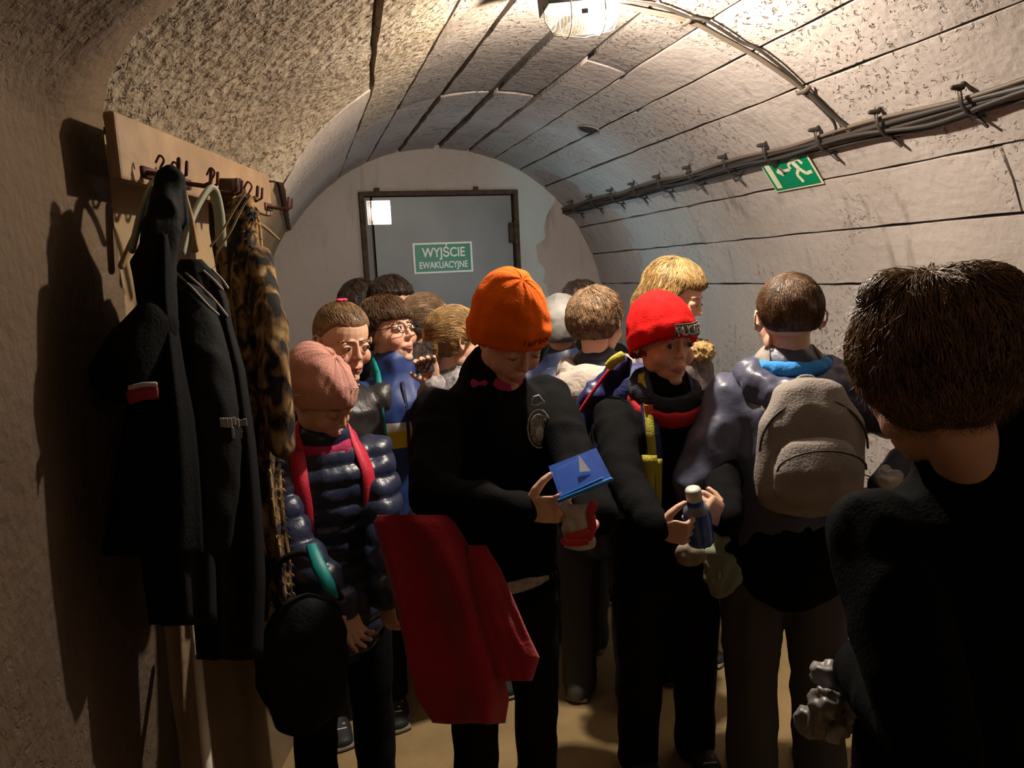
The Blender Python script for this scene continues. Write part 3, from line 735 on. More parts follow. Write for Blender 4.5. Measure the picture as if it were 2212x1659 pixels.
    def jacket(s, m, hem=.70, vox=.009, puff=0, fat=1.0, collar=.055, amp=.006, seed=0, sleeves=True, name='jacket', zip_=None, collar_top=1.165, hemw=1.0):
        k = s.k; b = MB(); f = fat; bo = -.28*s.bow*k
        prof = [(hem, .150*hemw, .112*hemw), (hem+.06, .152, .115), (.86, .148, .112), (.98, .160, .118), (1.06, .160, .112), (1.11, .118, .088), (1.145, .078, .074)]
        b.sweep([(0, bo*max(0, (z-.8)/.35), z*k) for z, a, c in prof], [(a*f*k, c*f*k) for z, a, c in prof], n=24)
        if collar: b.sweep([(0, bo+.004*k, 1.10*k), (0, bo*1.15, collar_top*k)], [(.078*k, .074*k), (collar*k*1.22, collar*k*1.2)], n=20)
        t_ = MB().add(b.V, b.F)
        for sd in (-1, 1): t_.ell(s.arms[sd][0]+Vector((-sd*.01*k, 0, -.005*k)), (.060*f*k, .062*f*k, .055*f*k))
        tm = t_.remesh(.014, 3); s.bvh = BVHTree.FromPolygons([v.co for v in tm.vertices], [tuple(p.vertices) for p in tm.polygons])
        for sd in (-1, 1):
            sh, el, wr, sp = s.arms[sd]; w0 = wr.lerp(el, .06)
            b.ell(sh+Vector((-sd*.01*k, 0, -.005*k)), (.060*f*k, .062*f*k, .055*f*k))
            if sleeves: b.sweep([sh, sh.lerp(el, .5), el, el.lerp(wr, .5), w0], [.058*f*k, .056*f*k, .051*f*k, .046*f*k, .040*f*k], n=16)
        me = b.remesh(vox, 3)
        ex = None
        if puff:
            def ex(co):
                r = np.abs(np.sin(co[:, 2]*PI/(.052*k)))**.5; return puff*(r-.6)
        wrinkle(me, amp, seed=seed, extra=ex); o = me_obj(name, me, m, s.root); s.jk = o; s.jbvh = BVHTree.FromPolygons([v.co for v in me.vertices], [tuple(q.vertices) for q in me.polygons])
        return o
    def trousers(s, m, seed=0, amp=.007, fat=1.0, top=.80, name='trousers'):
        k = s.k; b = MB(); f = fat
        b.sweep([(0, 0, .62*k), (0, 0, .70*k), (0, 0, top*k)], [(.10*k, .09*k), (.135*k*f, .105*k*f), (.122*k, .095*k)], n=20)
        for sd in (-1, 1):
            h, kn, an = s.legs[sd]
            b.sweep([h, h.lerp(kn, .5), kn, kn.lerp(an, .5), an+Vector((0, 0, -.03*k))], [.084*f*k, .078*f*k, .066*f*k, .062*f*k, .060*f*k], n=16)
        me = b.remesh(.010, 2); wrinkle(me, amp, (12, 12, 8), seed); return me_obj(name, me, m, s.root)
    def shoes(s, m, m2):
        k = s.k
        for sd in (-1, 1):
            an = s.legs[sd][2]; b = MB()
            b.sweep([an+Vector((0, .045*k, -.035*k)), an+Vector((0, -.01*k, -.03*k)), an+Vector((0, -.07*k, -.042*k)), an+Vector((0, -.13*k, -.052*k))], [(.034*k, .034*k), (.038*k, .040*k), (.042*k, .028*k), (.034*k, .018*k)], n=14)
            b.sweep([an+Vector((0, .01*k, .03*k)), an+Vector((0, 0, -.03*k))], [.038*k, .036*k])
            o = me_obj('shoe', b.remesh(.005, 2), m, s.root)
            q = MB(); q.sweep([(an.x, an.y+.055*k, .010), (an.x, an.y-.14*k, .010)], [(.040*k, .009), (.040*k, .009)], n=14); q.obj('sole', m2, o)
            q = MB()
            for i in range(4): y = an.y-(.035+.02*i)*k; q.sweep([(an.x-.018*k, y, an.z-.012*k-.004*i), (an.x+.018*k, y-.006, an.z-.012*k-.004*i)], [.0025]*2, n=5)
            q.obj('laces', m_white, o)
    def snap(s, p, off=.004, ax=None):
        """push a local point onto the jacket from outside"""
        k = s.k; p = Vector(p)*k; c = Vector((0, 0, p.z)) if ax is None else Vector(ax)*k
        d = (c-p); 
        if d.length < 1e-5: d = Vector((0, 1, 0))
        d.normalize(); h = s.bvh.ray_cast(p-d*.12, d)
        if h[0] is None:
            h = s.bvh.find_nearest(p); return h[0]+h[1]*off
        return h[0]-d*off
    def strip(s, name, pts, wid, m, th=.004, parent=None, off=.004, sub=5):
        P = catmull(pts, sub); Q = [s.snap(p, off) for p in P]
        b = MB(); T = []
        for i, q in enumerate(Q):
            loc, nn, ix, ds = s.bvh.find_nearest(q); T.append(nn)
        V = []; F = []
        for i, q in enumerate(Q):
            t = (Q[min(i+1, len(Q)-1)]-Q[max(i-1, 0)]).normalized(); sd = t.cross(T[i]).normalized(); w_ = wid/2
            V += [q-sd*w_, q+sd*w_, q+sd*w_+T[i]*th, q-sd*w_+T[i]*th]
        for i in range(len(Q)-1):
            a = i*4
            for j in range(4): F.append((a+j, a+(j+1) % 4, a+4+(j+1) % 4, a+4+j))
        F += [(3, 2, 1, 0), tuple(len(V)-4+j for j in range(4))]
        return mesh_obj(name, V, F, m, parent if parent is not None else s.root)
    def backpack(s, label, m, m_str, m2=None, w_=.14, h=.20, dp=.075, z=.93, straps=True, sw=.042):
        """the pack on the child's back; a thing of its own, placed in the wearer's frame"""
        k = s.k; P = empty('backpack', s.root.location, s.root.rotation_euler.z); tag(P, label, 'backpack')
        b = MB(); y0 = .112*k; c = Vector((0, y0+dp*k, z*k))
        b.sweep([c+Vector((0, .0, -h*k)), c+Vector((0, 0, -h*.4*k)), c+Vector((0, 0, h*.5*k)), c+Vector((0, -.01, h*k))], [(w_*k, dp*k), (w_*1.05*k, dp*1.1*k), (w_*k, dp*k), (w_*.72*k, dp*.8*k)], n=24)
        me = wrinkle(b.remesh(.008, 3), .006, seed=3); me_obj('pack_body', me, m, P)
        b = MB(); c2 = c+Vector((0, dp*k*.9, -h*.38*k))
        b.sweep([c2+Vector((0, 0, -h*.45*k)), c2+Vector((0, .008, 0)), c2+Vector((0, 0, h*.42*k))], [(w_*.78*k, .035*k), (w_*.82*k, .042*k), (w_*.70*k, .03*k)], n=20)
        me = wrinkle(b.remesh(.008, 2), .004, seed=5); me_obj('front_pocket', me, m2 or m, P)
        zp = [c2+Vector((w_*.8*k*math.cos(t), .036*k+.012*math.sin(t), h*.40*k*math.sin(t)+.01)) for t in [PI*i/14 for i in range(15)]]
        tube('zip', zp, .0028, m_cable, P, 6)
        zp = [c+Vector((w_*1.0*k*math.cos(t), dp*.55*k, h*1.0*k*math.sin(t))) for t in [PI*i/18 for i in range(19)]]
        tube('zip', zp, .003, m_cable, P, 6)
        tube('grab_loop', catmull([c+Vector((-.02, -dp*k*.7, h*k*1.0)), c+Vector((-.018, -dp*k*.6, h*k+.04)), c+Vector((.018, -dp*k*.6, h*k+.04)), c+Vector((.02, -dp*k*.7, h*k))], 4), .005, m_str, P, 6)
        if straps:
            for sd in (-1, 1):
                o = s.strip('shoulder_strap', [(sd*.085, .14, 1.06), (sd*.092, .07, 1.16), (sd*.095, 0, 1.20), (sd*.100, -.09, 1.12), (sd*.108, -.14, 1.03), (sd*.118, -.15, .93), (sd*.145, -.09, .85), (sd*.16, 0, .82)] if True else None, sw*k, m_str, .006, P, .003)
        return P
    def mesh(s, mb, name, m): return mb.obj(name, m, s.root)
m_brow = mat('eyebrow_brown', (.10, .055, .03), .8)
def hairm(name, c, rough=.45): return mat(name, c, rough, var=.45, vscale=35, bump=.3, bscale=160, spec=.5)
h_brown = hairm('hair_brown', (.13, .065, .028)); h_dark = hairm('hair_dark', (.035, .02, .013)); h_blond = hairm('hair_blond', (.40, .25, .10))
h_lt = hairm('hair_light_brown', (.22, .13, .065)); h_med = hairm('hair_chestnut', (.11, .055, .025))
FRINGE = dict(th=.014, line=.034, side=-.012, nape=-.045)
SHORT = dict(soft=.028, th=.006, line=.055, side=.012, nape=-.030)
MOP = dict(th=.017, line=.030, side=-.015, nape=-.055)
def back_flow(q): return Vector((q.x*.3, 1, .25 - (q.y-.02)*8))
def pony(**kw):
    s_ = dict(soft=.030, th=.007, line=.062, side=.010, nape=-.040, blobs=[((0, .112, .055), (.018, .018, .018))],
              sweeps=[([(0, .115, .055), (0, .140, .035), (0, .145, -.02), (0, .130, -.09)], [.013, .021, .018, .006])]); s_.update(kw); return s_
LONG = dict(th=.013, line=.050, side=-.05, nape=-.11, sweeps=[([(0, .075, .03), (0, .095, -.05), (0, .085, -.14)], [(.062, .03), (.07, .028), (.055, .014)]), ([(-.066, .03, .02), (-.074, .03, -.06), (-.066, .03, -.14)], [.018, .02, .010]), ([(.066, .03, .02), (.074, .03, -.06), (.066, .03, -.14)], [.018, .02, .010])])
def down_flow(q): return Vector((q.x*2, (q.y-.0)*2, -1)) if q.z < .07 else Vector((q.x, q.y-.03, .0))

m_trou_black = mat('black_trousers', (.009, .009, .010), .9, bump=.2, bscale=200, spec=.1)
m_trou_grey = mat('grey_sweatpants', (.085, .08, .075), .95, bump=.3, bscale=260, spec=.1)
m_shoe = mat('dark_shoe', (.02, .02, .024), .6); m_sole = mat('shoe_sole', (.25, .23, .2), .7)
m_navy = mat('navy_nylon', (.016, .022, .055), .45, bump=.1, bscale=80)
m_slate = mat('slate_nylon', (.075, .08, .13), .38, bump=.15, bscale=60, var=.2)

# ---- near boy, right edge, back of head to the camera
P = Person('boy close to the camera at the right edge, brown tousled hair, seen from behind', 2014, 806, .90, -168, head_yaw=-26, pitch=14, roll=0, vox=.003, eyes=False, shift=(.085, .04),
           arms={-1: dict(w=(-.185, -.02, .70)), 1: dict(w=at(1862, 1440, 1.0), world=1, pole=(.3, .9, -.2), wdir=(0, 0, -1), wn=tuple(-rh), curl=(.9, .9, 1, 1))})
P.hair(hairm('hair_golden_brown', (.23, .125, .045), .4), dict(th=.009, soft=.03, line=.030, side=-.012, nape=-.105, blobs=[((.0, -.05, .078), (.05, .05, .03)), ((-.03, .05, .086), (.04, .04, .022)), ((.035, .03, .088), (.04, .04, .022))]), 7500, .075, .0016, 4, lift=.014, vox=.003, mess=.3)
P.jacket(m_black, hem=.62, seed=11, collar=.064, collar_top=1.215, fat=1.0)
P.trousers(m_trou_black, 3); P.shoes(m_shoe, m_sole)
near = P

# ---- back-view boy with the grey backpack
m_gpack = mat('grey_backpack_cloth', (.27, .235, .215), .85, bump=.35, bscale=180, var=.2, vscale=10)
P = Person('boy seen from behind in slate jacket with bright blue hood edge, cropped brown hair', 1703, 688, 1.90, 176, vox=.0035, eyes=False, arms={1: {'w': (.235, -.02, .72)}, -1: {'w': at(1905, 1070, 1.84), 'world': 1, 'curl': (.9, .9, .9, .9)}})
P.hair(h_med, SHORT, 3000, .022, .0013, 7, lift=.001)
P.jacket(m_slate, hem=.70, fat=1.16, amp=.011, seed=21)
m_bluefl = mat('bright_blue_fleece', (.03, .26, .72), .8, bump=.3, bscale=120)
k = P.k
hb = MB(); hb.sweep(catmull([(-.10*k, .02*k, 1.150*k), (-.082*k, .075*k, 1.120*k), (0, .120*k, 1.105*k), (.082*k, .075*k, 1.120*k), (.10*k, .02*k, 1.150*k)], 5), [.042*k]*21, n=14)
hb.ell((0, .115*k, 1.075*k), (.085*k, .05*k, .055*k))
me_obj('hood', wrinkle(hb.remesh(.007, 2), .010, (20, 20, 14), 31), m_slate, P.root)
hb = MB(); hb.sweep(catmull([(-.088*k, -.01*k, 1.170*k), (-.074*k, .050*k, 1.168*k), (0, .088*k, 1.166*k), (.074*k, .050*k, 1.168*k), (.088*k, -.01*k, 1.170*k)], 5), [(.017*k, .020*k)]*21, n=10)
me_obj('hood_lining', wrinkle(hb.remesh(.005, 1), .004, (30, 30, 30), 33), m_bluefl, P.root)
P.trousers(m_trou_grey, 5, fat=1.12, amp=.010); P.shoes(m_shoe, m_sole)
b = MB(); b.sweep([(0, 0, .655*k), (0, 0, .74*k)], [(.170*k, .142*k), (.172*k, .145*k)], n=24); me_obj('sweater_hem', wrinkle(b.remesh(.009, 2), .004), m_black, P.root)
P.backpack('grey backpack with rounded front pocket on the back of the boy in slate jacket', m_gpack, m_gpack, None, .122, .118, .055, .995)

# ---- boy in the red hat
m_redhat = mat('red_knit', (.60, .006, .006), .9, bump=.25, bscale=200, spec=.15)
WR = at(1420, 1155, 1.615); WL = at(1574, 1160, 1.68)
P = Person('boy in red beanie with grey patch, black top, holding a blue bottle in both hands', 1432, 738, 1.98, 14, head_yaw=6, pitch=6, vox=.0028, gaze=(-.12, .05),
           arms={-1: dict(w=WR, world=1, wdir=tuple(rh*.9-fh*.2+Vector((0, 0, -.12))), wn=tuple(fh*.95+Vector((0, 0, .3))), curl=(.75, .8, .8, .8), thumb=.1),
                 1: dict(w=WL, world=1, wdir=tuple(-rh*.55-fh*.15+Vector((0, 0, .55))), wn=tuple(rh*.6-fh*.75), curl=(.7, .75, .8, .8), thumb=.2)})
P.hair(h_brown, SHORT, 200, .02, .0018, 2)
P.beanie(m_redhat, brim=.022, th=.014, slouch=.016, point=(-.1, .5, .9), seed=2, ribs=80, folds=.004)
V = []; nP = 14
for off in (.004, .0005):
    for i in range(nP+1):
        for z in (.027, .0455, .064): V.append(P.hat_point(-PI/2-.22+1.0*i/nP, z, off)[0])
nq = 3*(nP+1); F = []
for i in range(nP):
    for z in (0, 1): a = i*3+z; F.append((a, a+3, a+4, a+1)); F.append((nq+a, nq+a+1, nq+a+4, nq+a+3))
    F.append((i*3, nq+i*3, nq+i*3+3, i*3+3)); F.append((i*3+2, i*3+5, nq+i*3+5, nq+i*3+2))
F += [(0, 1, nq+1, nq), (1, 2, nq+2, nq+1), (nP*3, nq+nP*3, nq+nP*3+1, nP*3+1), (nP*3+1, nq+nP*3+1, nq+nP*3+2, nP*3+2)]
pt = mesh_obj('hat_patch', V, F, mat('grey_patch', (.10, .09, .08), .8, bump=.3, var=.3), P.root, False)
P.hat_text('RUGGED', -PI/2-.12, .162, .0455, .034, mat('patch_letters', (.42, .40, .36), .8), pt, .0045)
P.jacket(m_black, hem=.68, seed=41, fat=1.02, amp=.008)
m_scn = mat('navy_fleece', (.018, .022, .035), .95, bump=.4, bscale=150); m_scr = mat('red_fleece', (.38, .008, .018), .9, bump=.3, bscale=150)
k = P.k
def ringpts(rx, ry, cy, z, n=20): return [(rx*k*math.cos(2*PI*i/n), cy*k+ry*k*math.sin(2*PI*i/n), (z if not callable(z) else z(math.sin(2*PI*i/n)))*k) for i in range(n+1)]
b = MB(); b.sweep(ringpts(.080, .078, -.012, lambda s_: 1.150+.035*s_), [(.020*k, .032*k)]*21, n=10); me_obj('neck_gaiter', wrinkle(b.remesh(.006, 2), .007, (18, 18, 18), 5), m_scn, P.root)
b = MB(); b.sweep(ringpts(.092, .090, -.020, lambda s_: 1.112+.03*s_), [(.016*k, .024*k)]*21, n=10); me_obj('neck_gaiter_edge', wrinkle(b.remesh(.006, 2), .005, (18, 18, 18), 6), m_scr, P.root)
P.trousers(m_trou_black, 7); P.shoes(m_shoe, m_sole)
m_yel = mat('yellow_strap', (.42, .38, .035), .7, bump=.3, bscale=200, var=.15)
m_ppl = mat('navy_blue_pack', (.02, .025, .11), .6, bump=.2, bscale=100)
redboy = P
BP = P.backpack('dark blue backpack with yellow strap webbing worn by the boy in red beanie', m_ppl, m_ppl, None, .14, .2, .07, .95, straps=True)
for o in BP.children:
    if o.name.startswith('shoulder_strap') and o.matrix_world is not None: pass
P.strip('strap_webbing', [(-.088, -.01, 1.20), (-.098, -.09, 1.12), (-.112, -.14, 1.03), (-.116, -.15, .93)], .022, m_yel, .004, BP, .011)
o = P.strip('strap_webbing', [(-.120, -.14, 1.00), (-.124, -.15, .90), (-.128, -.15, .82)], .040, m_yel, .005, BP, .014)
P.strip('strap_webbing', [(-.090, -.15, .99), (-.094, -.15, .91), (-.098, -.15, .84)], .018, m_yel, .004, BP, .016)
MB().box(P.snap((-.100, -.10, 1.115), .014), (.012, .004, .012)).obj('orange_buckle', mat('orange_plastic', (.7, .16, .04), .4), BP, False)

# the navy/red hooded jacket bundled over the shoulder of the red-beanie boy
# ---- boy in the orange hat
m_orange = mat('orange_knit', (.85, .14, .004), .9, bump=.25, bscale=200, spec=.15)
WR = at(1130, 1105, 1.50); WL = at(1300, 1135, 1.54)
P = Person('child in orange beanie with bowed head and black jacket, holding a clear blue folder', 1098, 722, 1.76, 30, head_yaw=0, pitch=36, bow=.075, shift=(-.012, .0), vox=.0035, closed=.8,
           arms={-1: dict(w=WR, world=1, wdir=tuple(rh*.95-fh*.15+Vector((0, 0, .06))), pole=(-.9, .3, -.4), wn=tuple(fh*.9+Vector((0, 0, .25))), curl=(.45, .5, .55, .6), thumb=.1),
                 1: dict(w=WL, world=1, wdir=tuple(-rh*.95-fh*.25+Vector((0, 0, .18))), wn=tuple(-Vector((0, 0, .85))+fh*.45), curl=(.5, .55, .6, .6), thumb=.1)})
P.hair(h_brown, SHORT, 200, .02, .0018, 12)
P.beanie(m_orange, brim=.022, th=.012, slouch=.022, point=(0, .45, .9), seed=9, ribs=80, folds=.008)
m_hatlet = mat('dark_red_letters', (.30, .03, .0), .8)
P.hat_text('IMPBOL', -PI/2-.2, .125, .052, .018, m_hatlet, P.root)
P.jacket(m_black, hem=.66, seed=51, fat=1.06, amp=.009, collar=.06)
k = P.k
b = MB(); b.sweep(ringpts(.062, .060, -.03, 1.145), [(.012*k, .022*k)]*21, n=8); me_obj('magenta_collar', wrinkle(b.remesh(.006, 1), .004, (20, 20, 20), 2), mat('magenta_fleece', (.45, .03, .16), .85), P.root)
m_wh = mat('offwhite_knit', (.42, .38, .34), .9, bump=.6, bscale=150, var=.3, vscale=60)
b = MB(); rp = ringpts(.150*1.13, .112*1.15, 0, .665, 36); P2 = [P.snap(Vector(p)/k, -.002) for p in rp]; b.sweep(P2, [(.006*k, .016*k)]*37, side=(1, 0, 0), n=8); b.obj('shirt_hem', m_wh, P.root)
# round white emblem on the chest
def pix(P, px, py):
    o = P.Mi @ CAM; d = (P.Mi.to_3x3() @ ray(px, py)).normalized(); h = P.jbvh.ray_cast(o, d); return h[0], h[1]
e0, en = pix(P, 1163, 926); ex_ = en.cross(Vector((0, 0, 1))).normalized(); ez_ = ex_.cross(en)
m_emb = mat('emblem_white', (.36, .35, .32), .7, var=.3, vscale=80)
b = MB(); ep = [e0+en*.003+ex_*(.034*math.cos(t))+ez_*(.046*math.sin(t)) for t in [2*PI*i/28 for i in range(29)]]; b.sweep(ep, [.0022]*29, n=6); em = b.obj('chest_emblem', m_emb, P.root)
m_emb2 = mat('emblem_grey', (.17, .165, .15), .8, var=.9, vscale=120); Rm = Matrix((ex_, en, ez_)).transposed()
MB().ell(e0+en*.001-ez_*.002, (.027, .003, .038), Rm, 24, 14).obj('emblem_field', m_emb2, em)
MB().ell(e0+en*.004-ez_*.012, (.013, .002, .018), Rm).obj('emblem_figure', m_emb, em)
b = MB()
for t in (-.9, -.45, 0, .45): b.sweep([e0+en*.004+ex_*(.022*math.sin(t)-.004)+ez_*.012, e0+en*.004+ex_*(.024*math.sin(t)-.006)+ez_*(.030)], [.0014]*2, n=5)
b.obj('emblem_rays', m_emb, em)
b = MB(); b.sweep([e0+en*.004+ex_*x+ez_*z for x, z in ((-.02, .062), (-.006, .080), (.012, .078), (.02, .062), (.004, .056), (-.02, .062))], [.0024]*6, n=6); b.obj('crown_print', m_emb, P.root)
P.trousers(m_trou_black, 9, fat=.92); P.shoes(m_shoe, m_sole)
orange = P

# ---- girl in the pale pink hat
m_pinkhat = mat('pale_pink_knit', (.58, .28, .23), .9, bump=.25, bscale=220)
WR = at(792, 1392, 1.66); WL = at(838, 1345, 1.72)
P = Person('girl in pale pink slouchy beanie and navy quilted jacket looking down', 694, 862, 1.86, 30, head_yaw=32, pitch=32, roll=0, bow=.04, vox=.0028, closed=1, gaze=(0, -.2),
           arms={-1: dict(w=WR, world=1, pole=(-.9, .3, -.5), wdir=tuple(rh*.25-fh*.1+Vector((0, 0, -.9))), wn=tuple(rh*.7-fh*.6), curl=(.35, .4, .45, .5), thumb=.5), 1: dict(w=WL, world=1, wdir=tuple(rh*.1-fh*.1+Vector((0, 0, -.95))), wn=tuple(-rh*.5-fh*.6), curl=(.35, .4, .45, .5), thumb=.5)})
P.hair(h_lt, SHORT, 200, .02, .0018, 3)
P.beanie(m_pinkhat, brim=.022, th=.010, slouch=.034, point=(-.15, .75, .6), seed=5, ribs=70, folds=.010, fold=False)
sq = MB()
for a, z in ((-1.2, .075), (-1.0, .09), (-.8, .07), (-1.45, .08), (-.6, .085)):
    q = math.sqrt(1-((z-.028)/.084)**2); nn = Vector((math.cos(a), math.sin(a), .4)).normalized(); sq.ell(P.HM @ (Vector((math.cos(a)*.075*q, .012+math.sin(a)*.094*q, z))+nn*.0165), .0026, n=8, m=6)
sq.obj('sequins', mat('sequin', (.9, .8, .75), .15, spec=1), P.root)
m_puff = mat('navy_quilted_nylon', (.022, .028, .062), .33, bump=.15, bscale=90)
P.jacket(m_puff, hem=.60, puff=.011, seed=61, fat=1.10, amp=.006, vox=.008)
k = P.k
m_mag = mat('magenta_fleece_hood', (.42, .02, .10), .85, bump=.3, bscale=150); m_strapred = mat('coral_red_strap', (.62, .02, .05), .55, bump=.2, bscale=250)
b = MB(); b.sweep(ringpts(.083, .080, -.004, lambda s_: 1.135+.020*s_), [(.022*k, .036*k)]*21, n=10); b.ell((0, .10*k, 1.09*k), (.09*k, .05*k, .06*k)); me_obj('magenta_hood', wrinkle(b.remesh(.007, 2), .006, (18, 18, 18), 8), m_mag, P.root)
m_dpack = mat('black_pack_cloth', (.014, .013, .014), .8, bump=.3, bscale=180)
P.backpack('black backpack with coral red shoulder straps worn by the girl in pink beanie', m_dpack, m_strapred, None, .12, .17, .045, .92)
P.trousers(m_trou_black, 13); P.shoes(mat('grey_boot', (.13, .16, .19), .6), mat('pink_sole', (.5, .1, .15), .6))
m_teal = mat('teal_webbing', (.0, .24, .24), .5)
sh, el, wr, sp = P.arms[-1]
a0, a1 = P.M @ el, P.M @ wr
b = MB(); pts = [at(672, 1178, 1.60), at(690, 1225, 1.56), at(712, 1268, 1.545), at(728, 1290, 1.55)]; b.sweep([P.Mi @ p for p in pts], [(.012, .004), (.016, .006), (.014, .006), (.004, .003)], side=(1, 0, 0), n=8); b.obj('teal_arm_flash', m_teal, P.root)
pink = P

# ---- ponytail girl with the pink bow
m_dk = mat('dark_brown_nylon', (.030, .025, .026), .4, bump=.2, bscale=70, var=.5, vscale=14)
P = Person('girl with pulled-back brown hair and small pink bow, behind the pink beanie', 742, 737, 2.20, 26, head_yaw=14, shift=(-.05, .07), pitch=14, vox=.0028, closed=.15, gaze=(.15, -.1), arms={})
P.hair(h_lt, pony(sweeps=[([(0, .10, .06), (0, .12, .04)], [.02, .02])]), 1800, .07, .0018, 8, back_flow, .002)
b = MB(); b.ell(P.HM @ Vector((-.008, .02, .122)), (.010, .008, .005)); b.ell(P.HM @ Vector((.008, .02, .122)), (.010, .008, .005)); b.ell(P.HM @ Vector((0, .02, .122)), .005); b.obj('hair_bow', mat('pink_bow', (.8, .04, .16), .4), P.root)
P.jacket(m_dk, hem=.62, seed=71, fat=.95, amp=.009); P.trousers(m_trou_black, 15); P.shoes(m_shoe, m_sole)
m_prt = mat('white_print', (.42, .42, .40), .6)
def loops(P, specs, m, name='printed_letters'):
    for cx_, cz_, rx_, rz_, t0, t1 in specs:
        b = MB(); pts = []
        for i in range(13):
            t = t0+(t1-t0)*i/12; pts.append(P.snap((cx_+rx_*math.cos(t), -.15, cz_+rz_*math.sin(t)), .002))
        b.sweep(pts, [.006]*13, n=6); b.obj(name, m, P.root)
loops(P, [(.02, .80, .028, .05, PI, 2*PI), (.085, .84, .022, .025, 0, 2*PI)], m_prt)
ptail = P

# ---- boy with glasses in colour-block jacket
m = bpy.data.materials.new('colour_block_nylon'); m.use_nodes = True; nt = m.node_tree; bb = nt.nodes['Principled BSDF']; bb.inputs['Roughness'].default_value = .5
tc = nt.nodes.new('ShaderNodeTexCoord'); sx = nt.nodes.new('ShaderNodeSeparateXYZ'); cr = nt.nodes.new('ShaderNodeValToRGB'); nt.links.new(tc.outputs['Object'], sx.inputs[0])
nt.links.new(sx.outputs[2], cr.inputs[0]); nt.links.new(cr.outputs[0], bb.inputs['Base Color']); cr.color_ramp.interpolation = 'CONSTANT'
e = cr.color_ramp.elements; e[0].position = 0; e[0].color = (.018, .045, .19, 1); e[1].position = .955; e[1].color = (.62, .50, .02, 1)
x = e.new(.893); x.color = (.62, .50, .02, 1); e[2].position = .953; e[2].color = (.55, .55, .52, 1); x = e.new(.999); x.color = (.018, .045, .19, 1)
m_block = m
P = Person('boy with dark-rimmed glasses in navy, white and yellow colour-block jacket', 838, 717, 2.42, 22, head_yaw=32, shift=(.02, -.02), pitch=-8, vox=.0028, gaze=(.35, .2), arms={})
P.hair(h_med, FRINGE, 2200, .05, .0024, 21, lift=.004)
k = P.k
zb = [.915, .972, 1.056]
e[1].position, e[2].position, e[3].position = zb
e[1].color = (.62, .50, .02, 1); e[2].color = (.55, .55, .52, 1); e[3].color = (.018, .045, .19, 1)
P.jacket(m_block, hem=.66, seed=81, fat=1.03, amp=.008, collar=.062, collar_top=1.175)
P.strip('zip', [(0, -.15, 1.13), (0, -.15, 1.0), (0, -.15, .85), (0, -.15, .72)], .010, m_navy, .003, None, .002)
P.trousers(m_trou_black, 17); P.shoes(m_shoe, m_sole)
P.backpack('teal-strapped backpack on the boy with dark-rimmed glasses', m_dpack, mat('teal_strap', (.0, .27, .26), .6), None, .11, .15, .04, .95, sw=.026)
def glasses(P, label, m, r=.0175, th=.0014):
    G = empty('glasses', P.root.location, P.root.rotation_euler.z); tag(G, label, 'glasses')
    for sd in (-1, 1):
        pts = [P.HM @ Vector((sd*.031+r*1.15*math.cos(t), -.0955-.002*math.cos(t)*sd*-1*sd, .003+r*.88*math.sin(t))) for t in [2*PI*i/20 for i in range(21)]]
        tube('rim', pts, th, m, G, 6)
        tube('temple', [P.HM @ Vector(p) for p in ((sd*.054, -.094, .008), (sd*.070, -.075, .008), (sd*.083, -.01, .008), (sd*.085, .02, .0))], th*.8, m, G, 6)
    tube('bridge', [P.HM @ Vector(p) for p in ((-.010, -.096, .006), (0, -.1, .009), (.010, -.096, .006))], th, m, G, 6); return G
glasses(P, 'dark-rimmed glasses worn by the boy in the colour-block jacket', mat('dark_frame', (.012, .018, .045), .3))
gb = P
# ---- two dark-haired children behind them
P = Person('dark-haired child with centre parting behind the glasses boy, against the door', 848, 662, 2.98, 25, head_yaw=10, pitch=5, vox=.004, arms={})
P.hair(h_dark, dict(LONG), 900, .06, .0025, 31, down_flow); P.jacket(m_navy, hem=.66, seed=91); P.trousers(m_trou_black, 1); P.shoes(m_shoe, m_sole)
P = Person('child with black hair, mostly hidden behind the girl with pink bow', 783, 664, 3.35, 160, vox=.005, eyes=False, arms={})
P.hair(h_dark, MOP, 900, .05, .0025, 32); P.jacket(m_black, hem=.66, seed=92); P.trousers(m_trou_black, 2); P.shoes(m_shoe, m_sole)
# ---- girl with thin glasses, face turned away right
P = Person('child with sleek light brown hair and thin wire glasses facing right', 922, 702, 2.68, 118, head_yaw=6, pitch=4, vox=.004, arms={})
P.hair(h_lt, pony(), 1600, .07, .002, 41, back_flow, .002); P.jacket(mat('pale_grey_cloth', (.36, .36, .36), .8, bump=.2), hem=.66, seed=93, fat=.95); P.trousers(m_trou_black, 4); P.shoes(m_shoe, m_sole)
glasses(P, 'thin wire glasses worn by the child with sleek light brown hair', mat('wire_frame', (.5, .45, .38), .3, .8), th=.0009)
# ---- blonde girl holding up a phone
m_pat = mat('grey_lilac_patterned_fleece', (.26, .24, .25), .9, bump=.5, bscale=60, var=.75, vscale=45)
WP = at(938, 826, 2.26)
P = Person('blonde girl in grey patterned fleece photographing with a raised phone', 985, 738, 2.44, 112, head_yaw=4, pitch=10, vox=.004,
           arms={-1: dict(w=(-.2, -.06, .7)), 1: dict(w=WP, world=1, pole=(.2, .4, -.9), wdir=tuple(-rh*.25-fh*.1+Vector((0, 0, .95))), wn=tuple(fh*.95), curl=(.5, .5, .5, .5), thumb=.3)})
P.hair(h_blond, dict(LONG, nape=-.06, side=-.03, sweeps=[([(0, .075, .03), (0, .09, -.03), (0, .07, -.07)], [(.055, .03), (.055, .026), (.035, .014)])]), 2200, .06, .0022, 51, back_flow, .003)
P.jacket(m_pat, hem=.66, seed=94, amp=.008); P.trousers(m_trou_black, 6); P.shoes(m_shoe, m_sole)
blonde = P
